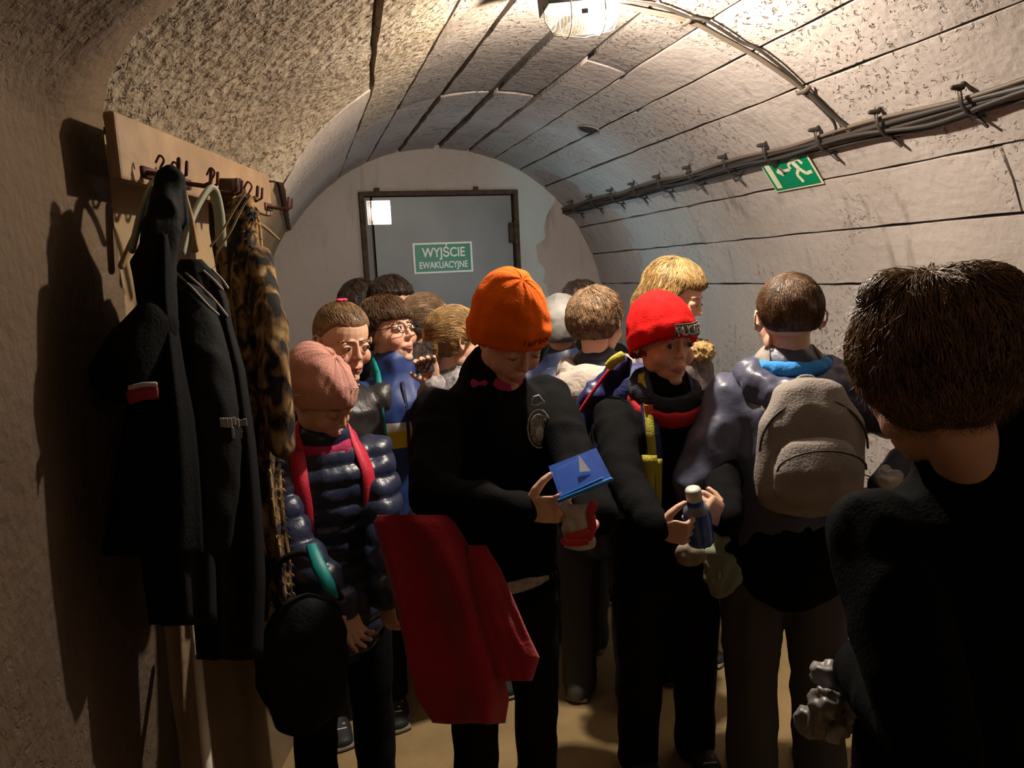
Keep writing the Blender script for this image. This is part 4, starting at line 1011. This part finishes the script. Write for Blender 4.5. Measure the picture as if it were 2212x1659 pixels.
# ---- child in the grey hat & boy in the pale hood (backs)
P = Person('child in smooth silver grey cap, left of the boy with pale hood', 1212, 702, 2.72, 170, vox=.005, eyes=False, arms={})
P.hair(h_dark, SHORT, 100, .02, .002, 61)
P.beanie(mat('silver_grey_jersey', (.26, .25, .24), .6, var=.3, vscale=12, bump=.1), brim=.0, th=.008, slouch=.0, ribs=0, fold=False, name='cap')
P.jacket(m_navy, hem=.66, seed=95); P.trousers(m_trou_grey, 8); P.shoes(m_shoe, m_sole)
P = Person('boy from behind with tousled light brown hair and pale grey knitted hood', 1290, 702, 2.36, 160, head_yaw=-12, vox=.004, eyes=False, arms={})
P.hair(h_lt, dict(SHORT, th=.014, nape=-.035), 2600, .035, .0018, 62, lift=.005)
P.jacket(m_navy, hem=.62, seed=96, fat=1.1); k = P.k
b = MB(); b.sweep(ringpts(.098, .092, .012, lambda s_: 1.140-.01*s_), [(.030*k, .042*k)]*21, n=10); b.ell((0, .125*k, 1.070*k), (.135*k, .060*k, .095*k)); b.ell((.06*k, .12*k, 1.08*k), (.08*k, .06*k, .07*k))
m_pale = mat('pale_grey_knit', (.40, .35, .31), .9, bump=.5, bscale=90, var=.15)
me_obj('hood', wrinkle(b.remesh(.007, 2), .012, (16, 16, 12), 9), m_pale, P.root)
P.trousers(m_trou_grey, 10); P.shoes(mat('grey_trainer', (.14, .14, .14), .6), m_sole)
P.strip('red_piping', [(-.10, .14, 1.08), (-.13, .14, .98), (-.14, .14, .85)], .010, m_scr, .004, None, .003)
P = Person('dark-haired child just showing behind the boy with pale hood', 1258, 668, 3.15, 150, vox=.005, eyes=False, arms={})
P.hair(h_dark, MOP, 700, .05, .0025, 63); P.jacket(m_black, hem=.66, seed=97); P.trousers(m_trou_black, 11); P.shoes(m_shoe, m_sole)
# ---- tall blonde behind the red hat
m_furc = mat('tan_fake_fur', (.42, .27, .11), .95, bump=1, bscale=90, var=.5, vscale=40); m_fleck = mat('flecked_brown_coat', (.13, .10, .10), .9, bump=.4, bscale=60, var=.6, vscale=40)
P = Person('tall blonde woman behind the red beanie in flecked brown coat with tan fur trim', 1456, 640, 2.50, 55, head_yaw=6, pitch=22, vox=.004, closed=.7, arms={})
P.hair(h_blond, dict(LONG, line=.050), 2600, .09, .0022, 71, down_flow, .004)
P.jacket(m_fleck, hem=.60, seed=98, fat=1.05); P.trousers(m_trou_black, 12); P.shoes(m_shoe, m_sole); k = P.k
b = MB(); b.sweep(ringpts(.098, .095, .0, lambda s_: 1.115+.01*s_), [(.034*k, .03*k)]*21, n=10); me_obj('fur_collar', wrinkle(b.remesh(.006, 1), .016, (45, 45, 45), 9), m_furc, P.root)
for sd in (-1, 1):
    sh, el, wr, sp = P.arms[sd]; b = MB(); b.sweep([wr.lerp(el, .08), wr.lerp(el, .3)], [.055*k, .055*k], n=14); me_obj('fur_cuff', wrinkle(b.remesh(.006, 1), .014, (45, 45, 45), 4), m_furc, P.root)
#==PART3==
# ================================================================== folded / hanging cloth helper
def interp(levels, v):
    """levels: list of tuples; first value is the position, the rest are interpolated (smoothly)"""
    n = len(levels); x = v*(n-1); i = min(n-2, int(x)); t = x-i
    return [a+(b-a)*t for a, b in zip(levels[i], levels[i+1])]
def drape(name, levels, d, thick, m, parent=None, nf=5, amp=.012, seed=0, rows=44, n=72, dslope=0, hem=True, jag=0):
    """closed garment: levels (y, x_left, x_right) in the photo's frame give its height and width at distance d"""
    V = []; F = []
    for j in range(rows+1):
        v = j/rows; y, xl, xr = interp(levels, v); fade = min(1, v*3)
        for i in range(n):
            a = 2*PI*i/n; u = math.cos(a); 
            uu = u; xx = (xl+xr)/2+(xr-xl)/2*uu
            f = math.sin(u*nf*1.3+seed+v*1.6)*.8+.25*math.sin(u*nf*2.3+seed*2-v*3)+.5*noise.noise(Vector((u*2.2, v*3.5, seed)))
            dd = d + dslope*(xx-levels[0][1])/400 + math.sin(a)*thick*(.35+.65*fade) + amp*f*fade*(1-abs(u)**6)
            yy = y + (jag*noise.noise(Vector((u*3, seed, 0))) if j == rows else 0)
            V.append(at(xx, yy, dd))
    for j in range(rows):
        for i in range(n): a = j*n+i; b = j*n+(i+1) % n; F.append((a, a+n, b+n, b))
    F.append(tuple(range(n))); F.append(tuple(range(rows*n, rows*n+n))[::-1])
    o = mesh_obj(name, V, F, m, parent); return o

# ---- coat rack
m_wood = mat('rack_board_wood', (.26, .17, .105), .7, bump=.25, bscale=30, var=.2, vscale=12); m_hook = mat('dark_red_hook', (.07, .02, .018), .6)
A, B = Vector((-.292, 1.47, 1.75)), Vector((-.066, 2.30, 1.75))
dr = (B-A); Lr = Vector((dr.x, dr.y, 0)).length; dr.normalize(); nr = Vector((dr.y, -dr.x, 0)).normalized()
K = empty('coat_rack', (A+B)/2-Vector((0, 0, .05)), math.atan2(dr.y, dr.x)); tag(K, 'wooden board coat rack with dark red hooks on the left wall', 'coat rack')
b = MB(); b.box((0, 0, 0), (Lr/2, .011, .058)); o = b.obj('board', m_wood, K, False)
bev = o.modifiers.new('b', 'BEVEL'); bev.width = .006; bev.segments = 2
hk = [];
for t in (.10, .28, .45, .62, .93):
    x = -Lr/2+t*Lr; h = MB()
    h.sweep([(x, -.010, -.035), (x, -.028, -.038), (x, -.060, -.044), (x, -.074, -.038), (x, -.078, -.015)], [.0045]*5, n=8)
    h.sweep([(x+.035, -.010, -.035), (x+.035, -.028, -.038), (x+.035, -.060, -.044), (x+.035, -.074, -.038), (x+.035, -.078, -.015)], [.0035]*5, n=8)
    h.box((x+.017, -.013, -.035), (.03, .003, .010)); h.obj('hook', m_hook, K); hk.append(K.matrix_world)
# ---- hangers
m_hang = mat('pale_green_hanger', (.30, .32, .25), .5); m_hang2 = mat('tan_wooden_hanger', (.34, .22, .11), .5)
def hanger(label, hook, l, r, d, m, g='coat hangers'):
    b = MB(); hk_ = [at(hook[0]-8, hook[1]+2, d), at(hook[0], hook[1]-12, d), at(hook[0]+9, hook[1]-2, d), at(hook[0]+2, hook[1]+14, d), at(hook[0], hook[1]+30, d)]
    H = empty('hanger', at(hook[0], hook[1]+30, d)); tag(H, label, 'hanger', g); off = H.location
    b.sweep([p-off for p in catmull(hk_, 5)], [.0022]*21, n=6); b.obj('hanger_hook', m_hook, H)
    b = MB(); P4 = catmull([at(*l, d-.05), at((l[0]+hook[0])/2-6, (l[1]+hook[1]+30)/2-12, d-.03), at(hook[0], hook[1]+32, d), at((r[0]+hook[0])/2+6, (r[1]+hook[1]+30)/2-12, d+.03), at(*r, d+.05)], 6)
    b.sweep([p-off for p in P4], [(.011, .006)]*len(P4), side=(0, 1, 0), n=10); b.obj('hanger_arms', m, H); return H
hanger('pale hanger at the left end of the coat rack, arms showing above the black coat', (345, 348), (285, 540), (352, 470), 1.36, m_hang)
hanger('tan hanger beside the black coats on the rack', (375, 362), (262, 575), (420, 540), 1.44, m_hang2)
hanger('pale hanger in the middle of the rack between the black and the leopard coats', (455, 375), (395, 545), (478, 530), 1.52, m_hang)
hanger('tan hanger holding the leopard-patterned coat', (535, 405), (470, 560), (560, 560), 1.68, m_hang2)
# ---- coats
m_c1 = mat('black_wool', (.0055, .0055, .006), .9, bump=.3, bscale=200, spec=.1); m_c2 = mat('black_softshell', (.0075, .0075, .0085), .8, bump=.15, bscale=160, spec=.15)
def coat(label, body_levels, d, thick, m, seed, nf, sleeves=(), group='coats on the rack', hood=None, ds=0, amp=.012):
    T = empty('coat', (0, 0, 0)); tag(T, label, 'coat', group)
    o = drape('coat_body', body_levels, d, thick, m, T, nf, amp, seed, dslope=ds, jag=6)
    for sl in sleeves:
        b = MB(); b.sweep(catmull([at(x, y, dd) for x, y, dd, r in sl], 5), [r for q in range(len(sl)-1) for r in [sl[q][3]+(sl[q+1][3]-sl[q][3])*t/5 for t in range(5)]]+[sl[-1][3]], n=16)
        me = wrinkle(b.remesh(.008, 2), .008, (18, 18, 8), seed); me_obj('sleeve', me, m, T)
    return T
T = coat('black coat nearest the camera on the rack with red and white band on its sleeve', [(505, 336, 362), (540, 318, 368), (620, 300, 376), (700, 298, 384), (800, 288, 400), (900, 268, 420), (1000, 252, 430), (1100, 238, 436), (1200, 220, 440)], 1.24, .05, m_c1, 1, 4,
         [[(330, 700, 1.20, .040), (290, 765, 1.18, .046), (262, 815, 1.18, .044)]])
b = MB(); b.sweep([at(278, 858, 1.148), at(308, 848, 1.142), at(338, 846, 1.15)], [(.012, .003)]*3, side=UP, n=8); b.obj('red_band', mat('red_band', (.28, .02, .035), .7), T)
b = MB(); b.sweep([at(280, 838, 1.146), at(308, 831, 1.140), at(336, 830, 1.148)], [(.004, .003)]*3, side=UP, n=8); b.obj('white_band', mat('white_band', (.4, .38, .36), .7), T)
T = coat('black hooded coat in the middle of the rack, its hem below the nearest coat', [(385, 345, 400), (430, 335, 405), (480, 325, 410), (540, 308, 378), (620, 300, 382), (760, 305, 395), (900, 300, 430), (1050, 300, 450), (1200, 302, 465), (1350, 322, 470)], 1.33, .055, m_c2, 3, 5)
b = MB(); b.sweep(catmull([at(372, 385, 1.30), at(350, 470, 1.28), at(335, 560, 1.27), at(330, 660, 1.27)], 5), [(.026, .02)]*6+[(.034, .026)]*10, n=14); me_obj('hood', wrinkle(b.remesh(.007, 2), .010, (20, 20, 9), 4), m_c2, T)
T = coat('long black softshell jacket with thin white shoulder stripes, hem lowest on the rack', [(560, 388, 436), (600, 370, 474), (650, 372, 494), (700, 376, 502), (800, 382, 530), (950, 390, 552), (1100, 400, 566), (1250, 410, 574), (1425, 425, 568)], 1.42, .06, m_c2, 5, 4,
         [[(415, 660, 1.37, .040), (440, 820, 1.34, .050), (455, 1000, 1.33, .050), (450, 1160, 1.34, .044)]])
m_pipe = mat('white_piping', (.42, .36, .35), .6)
cv = BVHTree.FromPolygons([v.co for v in T.children[0].data.vertices], [tuple(p.vertices) for p in T.children[0].data.polygons])
cv2 = BVHTree.FromPolygons([v.co for v in T.children[1].data.vertices], [tuple(p.vertices) for p in T.children[1].data.polygons])
def on_coat(px, py, off=.003):
    d = ray(px, py).normalized(); a = cv.ray_cast(CAM, d); c = cv2.ray_cast(CAM, d); h = [x for x in (a, c) if x[0] is not None]
    if not h: return at(px, py, 1.36)
    return min(h, key=lambda x: x[3])[0]-d*off
for pts in ([(382, 590), (415, 622), (448, 658), (472, 680)], [(402, 590), (435, 620), (465, 650), (490, 682)], [(440, 585), (462, 605), (480, 625)], [(458, 582), (480, 605), (492, 622)]):
    b = MB(); b.sweep([on_coat(*p) for p in catmull([Vector((x, y, 0)) for x, y in pts], 6) for p in [(p.x, p.y)]], [.0024]*(6*(len(pts)-1)+1), n=6); b.obj('piping', m_pipe, T)
m_gp = mat('grey_print', (.30, .29, .26), .7)
for x in (480, 488, 497, 505, 513, 521, 529): MB().box(on_coat(x, 912+random.uniform(-2, 2), .002), (.0032, .003, .0055+random.random()*.003)).obj('printed_letter', m_gp, T, False)
for x in (503, 521): MB().box(on_coat(x, 935, .002), (.002, .002, .010)).obj('printed_letter', m_gp, T, False)
# leopard coat
ml = bpy.data.materials.new('leopard_fur'); ml.use_nodes = True; nt = ml.node_tree; bb = nt.nodes['Principled BSDF']; bb.inputs['Roughness'].default_value = .95
tc = nt.nodes.new('ShaderNodeTexCoord'); mp = nt.nodes.new('ShaderNodeMapping'); mp.inputs['Scale'].default_value = (1, 1, .55); nt.links.new(tc.outputs['Object'], mp.inputs[0])
nn = nt.nodes.new('ShaderNodeTexNoise'); nn.inputs['Scale'].default_value = 34; nn.inputs['Detail'].default_value = 3; nn.inputs['Distortion'].default_value = .8; nt.links.new(mp.outputs[0], nn.inputs[0])
cr = nt.nodes.new('ShaderNodeValToRGB'); e = cr.color_ramp.elements; e[0].position = .44; e[0].color = (.010, .009, .008, 1); e[1].position = .62; e[1].color = (.34, .21, .075, 1); x = e.new(.53); x.color = (.16, .085, .03, 1); x = e.new(.72); x.color = (.36, .29, .20, 1)
nt.links.new(nn.outputs[0], cr.inputs[0]); nt.links.new(cr.outputs[0], bb.inputs['Base Color'])
bp = nt.nodes.new('ShaderNodeBump'); n2 = nt.nodes.new('ShaderNodeTexNoise'); n2.inputs['Scale'].default_value = 160; nt.links.new(n2.outputs[0], bp.inputs['Height']); bp.inputs['Strength'].default_value = .8; nt.links.new(bp.outputs[0], bb.inputs['Normal'])
T = coat('shaggy leopard-patterned coat at the right end of the rack', [(425, 505, 548), (480, 478, 556), (560, 472, 566), (650, 485, 580), (760, 500, 596), (900, 515, 612), (1000, 528, 606), (1100, 540, 614), (1200, 552, 628), (1300, 560, 634)], 1.64, .055, ml, 7, 6,
         [[(560, 560, 1.62, .028), (585, 700, 1.58, .034), (600, 860, 1.56, .034), (604, 960, 1.56, .030)]])
# fur tufts on the outline
tu = MB(); bd = T.children[0].data; rr = random.Random(3)
for i in range(900):
    v = bd.vertices[rr.randrange(len(bd.vertices))]; n_ = v.normal; p = v.co; L = .010+.014*rr.random()
    q = p + (n_+Vector((rr.gauss(0, .3), rr.gauss(0, .3), -1.1))).normalized()*L; sd = n_.cross(Vector((0, 0, 1))).normalized()*.0022
    tu.add([p-sd, p+sd, p+n_*.003, q], [(0, 1, 2), (0, 3, 1), (1, 3, 2), (2, 3, 0)])
o = tu.obj('fur_tufts', ml, T); tag(o, kind='stuff')
# brown collar lining of the coat beside it
T = coat('dark brown jacket hanging behind the leopard coat on the rack', [(385, 455, 520), (430, 450, 540), (500, 452, 548), (600, 470, 550), (800, 500, 560), (1000, 520, 575), (1150, 530, 580)], 1.76, .04, mat('dark_brown_cloth', (.045, .025, .013), .9, bump=.3), 9, 4)
# drawstrings
for k_, pts in enumerate(([(532, 415), (505, 455), (480, 500), (452, 535)], [(545, 420), (520, 460), (495, 505), (465, 545)])):
    pass
m_cord = mat('beige_cord', (.32, .26, .15), .8)
T = empty('drawstring'); tag(T, 'two beige cords hanging from the hook at the rack’s right end', 'cord')
for pts in ([(530, 415), (505, 455), (482, 495), (455, 532)], [(541, 422), (520, 455), (498, 500), (468, 545)]):
    tube('cord', catmull([at(x, y, 1.545) for x, y in pts], 5), .0022, m_cord, T, 6)
# wooden stick beside the rack's end
b = MB(); b.sweep([at(545, 472, 2.02), at(575, 493, 2.06), at(602, 517, 2.10)], [.006, .005, .0035], n=8); tag(b.obj('stick', mat('dry_stick', (.20, .14, .08), .9)), 'thin wooden stick poking out right of the coat rack', 'stick')
# pale pole under the coats
b = MB(); p0, p1 = at(418, 1330, 1.50), at(452, 1700, 1.36); b.sweep([p0, p0.lerp(p1, .3), p0.lerp(p1, .7), p1+(p1-p0)*.35], [.0085, .0085, .009, .009], n=12)
tag(b.obj('pole', mat('pale_pole', (.75, .70, .58), .5, bump=.2, var=.2)), 'thin pale pole leaning upright under the hanging black coats', 'pole')

# ---- red coat over the arm of the orange-beanie child
m_redc = mat('crimson_fleece', (.36, .008, .022), .9, bump=.3, bscale=140, var=.15, vscale=8, coat=.25)
T = empty('coat'); tag(T, 'crimson red coat draped over the arm of the child in orange beanie', 'coat')
drape('coat_body', [(1112, 815, 965), (1130, 806, 985), (1200, 826, 1025), (1290, 850, 1050), (1370, 868, 1072), (1450, 885, 1088), (1510, 900, 1100), (1562, 935, 1092)], 1.53, .045, m_redc, T, 2.2, .034, 2, jag=10)
drape('coat_sleeve', [(1178, 1010, 1050), (1230, 1012, 1082), (1300, 1022, 1112), (1370, 1040, 1142), (1420, 1058, 1166), (1470, 1075, 1150)], 1.50, .034, m_redc, T, 1.5, .012, 6, jag=4)

# ---- clear blue folder held by the orange-beanie child
mf = bpy.data.materials.new('clear_blue_plastic'); mf.use_nodes = True; b_ = mf.node_tree.nodes['Principled BSDF']; b_.inputs['Base Color'].default_value = (.05, .14, .60, 1); b_.inputs['Roughness'].default_value = .15; b_.inputs['Alpha'].default_value = .55
m_bl = mat('blue_paper', (.02, .12, .50), .5)
def slab(b, q, t):
    n_ = (q[1]-q[0]).cross(q[2]-q[0]).normalized()*t
    return b.add(list(q)+[p+n_ for p in q], [(3, 2, 1, 0), (4, 5, 6, 7), (0, 1, 5, 4), (1, 2, 6, 5), (2, 3, 7, 6), (3, 0, 4, 7)])
T = empty('folder'); tag(T, 'clear blue plastic folder held in both hands by the child in orange beanie', 'folder')
slab(MB(), [at(1212, 1080, 1.43), at(1322, 1034, 1.43), at(1288, 968, 1.50), at(1185, 1008, 1.50)], .0012).obj('plastic_sleeve', mf, T, False)
slab(MB(), [at(1216, 1075, 1.437), at(1312, 1035, 1.437), at(1262, 985, 1.50), at(1200, 1012, 1.50)], .0008).obj('paper', m_bl, T, False)
b = MB(); b.sweep([at(1208, 1082, 1.427), at(1320, 1036, 1.427)], [.0045, .0045], n=8); b.sweep([at(1212, 1074, 1.43), at(1300, 1034, 1.43)], [.0028, .0028], n=8); b.obj('pens', mat('blue_pen', (.03, .20, .65), .3), T)
slab(MB(), [at(1252, 1020, 1.455), at(1276, 1018, 1.455), at(1252, 985, 1.475), at(1250, 985, 1.475)], .001).obj('white_flap', mat('white_flap', (.5, .52, .6), .4), T, False)
# ---- small white and red snack bag
b = MB(); cpt = at(1248, 1130, 1.44)
V = []; F = []; nx, ny = 16, 16
for s_ in (0, 1):
    for j in range(ny+1):
        for i in range(nx+1):
            u, v = i/nx, j/ny; puff = (math.sin(PI*u)*math.sin(PI*v))**.6*.011; w_ = noise.noise(Vector((u*5, v*5, 3)))*.004
            p = at(1212+72*u+6*v*(1-u)+noise.noise(Vector((v*4, u, 9)))*8, 1082+100*v+8*math.sin(3*u), 1.44); V.append(p + (FW if s_ else -FW)*(puff+w_*(1 if not s_ else -.5)))
n1 = (nx+1)*(ny+1)
for j in range(ny):
    for i in range(nx):
        a = j*(nx+1)+i; F.append((a, a+1, a+nx+2, a+nx+1)); F.append((n1+a, n1+a+nx+1, n1+a+nx+2, n1+a+1))
bd = [i for i in range(nx+1)]+[j*(nx+1)+nx for j in range(1, ny+1)]+[ny*(nx+1)+i for i in range(nx-1, -1, -1)]+[j*(nx+1) for j in range(ny-1, 0, -1)]
for a, c in zip(bd, bd[1:]+bd[:1]): F.append((a, n1+a, n1+c, c))
b.add(V, F); T = b.obj('snack_bag', mat('white_wrapper', (.55, .47, .40), .35, bump=.4, bscale=60)); tag(T, 'crumpled white and red snack bag held under the blue folder', 'bag')
m_rw = mat('red_wrapper_print', (.55, .03, .04), .35)
b = MB()
for pts in ([(1284, 1084), (1276, 1110), (1280, 1140), (1270, 1165)], [(1270, 1168), (1245, 1172), (1222, 1170), (1216, 1164)], [(1274, 1150), (1248, 1156), (1226, 1160)]):
    b.sweep(catmull([at(x, y, 1.427) for x, y in pts], 4), [(.008, .0015)]*(4*(len(pts)-1)+1), side=UP, n=8)
b.obj('red_print', m_rw, T)

# ---- blue bottle in the hands of the red-beanie boy
bc = at(1512, 1158, 1.665); bt = at(1496, 1052, 1.62); ax = (bt-bc).normalized(); Lb = (bt-bc).length
T = empty('bottle', bc); T.rotation_mode = 'QUATERNION'; T.rotation_quaternion = ax.to_track_quat('Z', 'Y'); tag(T, 'blue drink bottle with white cap held by the boy in red beanie', 'bottle')
def lathe(prof, m, name, par, n=28):
    V = [(r*math.cos(2*PI*i/n), r*math.sin(2*PI*i/n), z) for r, z in prof for i in range(n)]
    F = [(j*n+i, j*n+(i+1) % n, (j+1)*n+(i+1) % n, (j+1)*n+i) for j in range(len(prof)-1) for i in range(n)]+[tuple(range(n))[::-1], tuple(range((len(prof)-1)*n, len(prof)*n))]
    return mesh_obj(name, V, F, m, par)
mb_ = mat('blue_bottle_plastic', (.012, .08, .42), .18, spec=.7)
lathe([(.022, -.018), (.029, -.014), (.030, -.005), (.029, 0), (.031, .03), (.031, .05), (.028, .070), (.020, .084), (.0145, Lb-.030)], mb_, 'bottle_body', T)
lathe([(.0295, .052), (.0297, .054), (.0282, .070), (.0202, .0845), (.017, .088)], mat('bottle_shoulder_grey', (.22, .25, .30), .3), 'bottle_shoulder', T)
lathe([(.0165, Lb-.032), (.0175, Lb-.030), (.0175, Lb-.008), (.0155, Lb-.004), (.009, Lb-.002)], mat('bottle_cap_white', (.6, .58, .52), .45), 'bottle_cap', T)
# ---- beige pouch below the bottle and olive bag at the boy's side
b = MB(); b.ell(at(1494, 1200, 1.74), (.038, .022, .024)); b.ell(at(1480, 1190, 1.74), (.026, .02, .02)); me = wrinkle(b.remesh(.005, 2), .006, (30, 30, 30), 3)
tag(me_obj('pouch', me, mat('beige_pouch', (.24, .19, .14), .7)), 'small beige pouch hanging just below the hands with the blue bottle', 'pouch')
b = MB(); b.sweep(catmull([at(1560, 1120, 1.80), at(1556, 1165, 1.79), at(1552, 1215, 1.78), at(1570, 1262, 1.78)], 5), [(.008, .008)]*4+[(.020, .016)]*4+[(.040, .024)]*4+[(.046, .026)]*4, n=16)
me = wrinkle(b.remesh(.006, 2), .012, (22, 22, 22), 8); T = me_obj('cloth_bag', me, mat('olive_grey_cloth', (.20, .21, .145), .8, bump=.3)); tag(T, 'pale olive crumpled cloth bag hanging between the red-beanie boy and the boy in slate jacket', 'bag')
# ---- phone
ph = at(915, 772, 2.235); T = empty('phone', ph); T.rotation_euler = (math.radians(-6), math.radians(-4), -.30); tag(T, 'phone in black patterned case held up by the blonde girl', 'phone')
b = MB(); b.box((0, 0, 0), (.029, .0045, .046)); o = b.obj('phone_body', m_cable, T, False); bv = o.modifiers.new('b', 'BEVEL'); bv.width = .004; bv.segments = 2
b = MB(); b.box((0, -.0052, 0), (.028, .001, .045)); b.obj('phone_case', mat('patterned_case', (.09, .08, .08), .3, var=.98, vscale=110), T, False)
# ---- black bag standing/held in front of the girl in the pink beanie
m_bag = mat('black_bag_cloth', (.010, .011, .012), .85, bump=.3, bscale=150, spec=.15)
T = empty('bag'); tag(T, 'large soft black bag hanging low beside the girl in pink beanie under the coats', 'bag')
b = MB(); c = at(655, 1435, 1.62); b.ell(c, (.100, .075, .155)); b.ell(c+Vector((.02, 0, .06)), (.08, .07, .10)); b.ell(c+Vector((0, .01, -.08)), (.085, .07, .085)); me = wrinkle(b.remesh(.009, 3), .014, (10, 10, 10), 5); me_obj('bag_body', me, m_bag, T)
tube('bag_strap', catmull([c+Vector((-.07, 0, .12)), c+Vector((-.05, 0, .22)), c+Vector((.03, .0, .25)), c+Vector((.09, 0, .14))], 6), .008, m_bag, T, 8)
# ---- dark navy hooded jacket bundled behind the red-beanie boy's shoulder
m_nv = mat('navy_satin', (.018, .022, .10), .4, bump=.2, bscale=60)
T = empty('jacket'); tag(T, 'navy jacket with red piping bundled on the backpack beside the red beanie', 'jacket')
b = MB(); b.sweep(catmull([at(1345, 790, 2.04), at(1305, 835, 2.07), at(1270, 880, 2.08), at(1250, 925, 2.08)], 5), [(.03, .025)]*6+[(.042, .03)]*6+[(.04, .03)]*4, n=16)
me = wrinkle(b.remesh(.007, 2), .014, (16, 16, 16), 12); me_obj('jacket_body', me, m_nv, T)
tube('red_piping', catmull([at(1315, 800, 2.02), at(1285, 840, 2.025), at(1258, 880, 2.03), at(1240, 915, 2.04)], 5), .005, m_scr, T, 8)
b = MB(); b.sweep(catmull([at(1345, 768, 1.955), at(1328, 778, 1.955), at(1315, 792, 1.965)], 5), [(.013, .006)]*11, side=UP, n=8); b.obj('yellow_tape', m_yel, T)
# ---- crumpled white plastic bag near the right boy, and beige bundle on the far right
b = MB(); c = at(1908, 1120, 1.80); rr = random.Random(8)
for i in range(9): b.ell(c+Vector((rr.gauss(0, .026), rr.gauss(0, .02), rr.gauss(0, .032))), .032)
me = wrinkle(b.remesh(.005, 1), .012, (34, 34, 34), 4); tag(me_obj('plastic_bag', me, mat('white_plastic', (.42, .41, .38), .3, bump=.3, var=.3)), 'crumpled white plastic bag between the grey backpack and the near boy’s neck', 'bag')
b = MB(); c = at(2186, 972, 1.12)
for i in range(8): b.ell(c+Vector((rr.gauss(0, .018), rr.gauss(0, .015), rr.gauss(0, .018))), .022)
me = wrinkle(b.remesh(.005, 1), .012, (34, 34, 34), 7); T = me_obj('crumpled_paper', me, mat('tan_paper', (.40, .28, .16), .8, bump=.4, var=.3)); tag(T, 'crumpled tan paper bundle above the near boy’s shoulder at the far right', 'paper')
b = MB(); V = [at(2160, 995, 1.12), at(2206, 995, 1.12), at(2198, 1075, 1.12)]; V2 = [p+FW*.05 for p in V]
b.add(V+V2, [(0, 2, 1), (3, 4, 5), (0, 1, 4, 3), (1, 2, 5, 4), (2, 0, 3, 5)]); b.obj('paper_cone', mat('tan_paper_cone', (.30, .22, .14), .85, bump=.4), T, False)
# silvery crumpled wrapper in the hand of the near boy
nb_ = near
b = MB(); c = at(1820, 1515, 1.0)
for i in range(8): b.ell(c+Vector((rr.gauss(0, .018), rr.gauss(0, .014), rr.gauss(0, .026))), .020)
me = wrinkle(b.remesh(.004, 1), .010, (50, 50, 50), 2); tag(me_obj('foil_wrapper', me, mat('silver_wrapper', (.26, .25, .25), .45, .2)), 'crumpled silvery wrapper low at the near boy’s left side', 'wrapper')
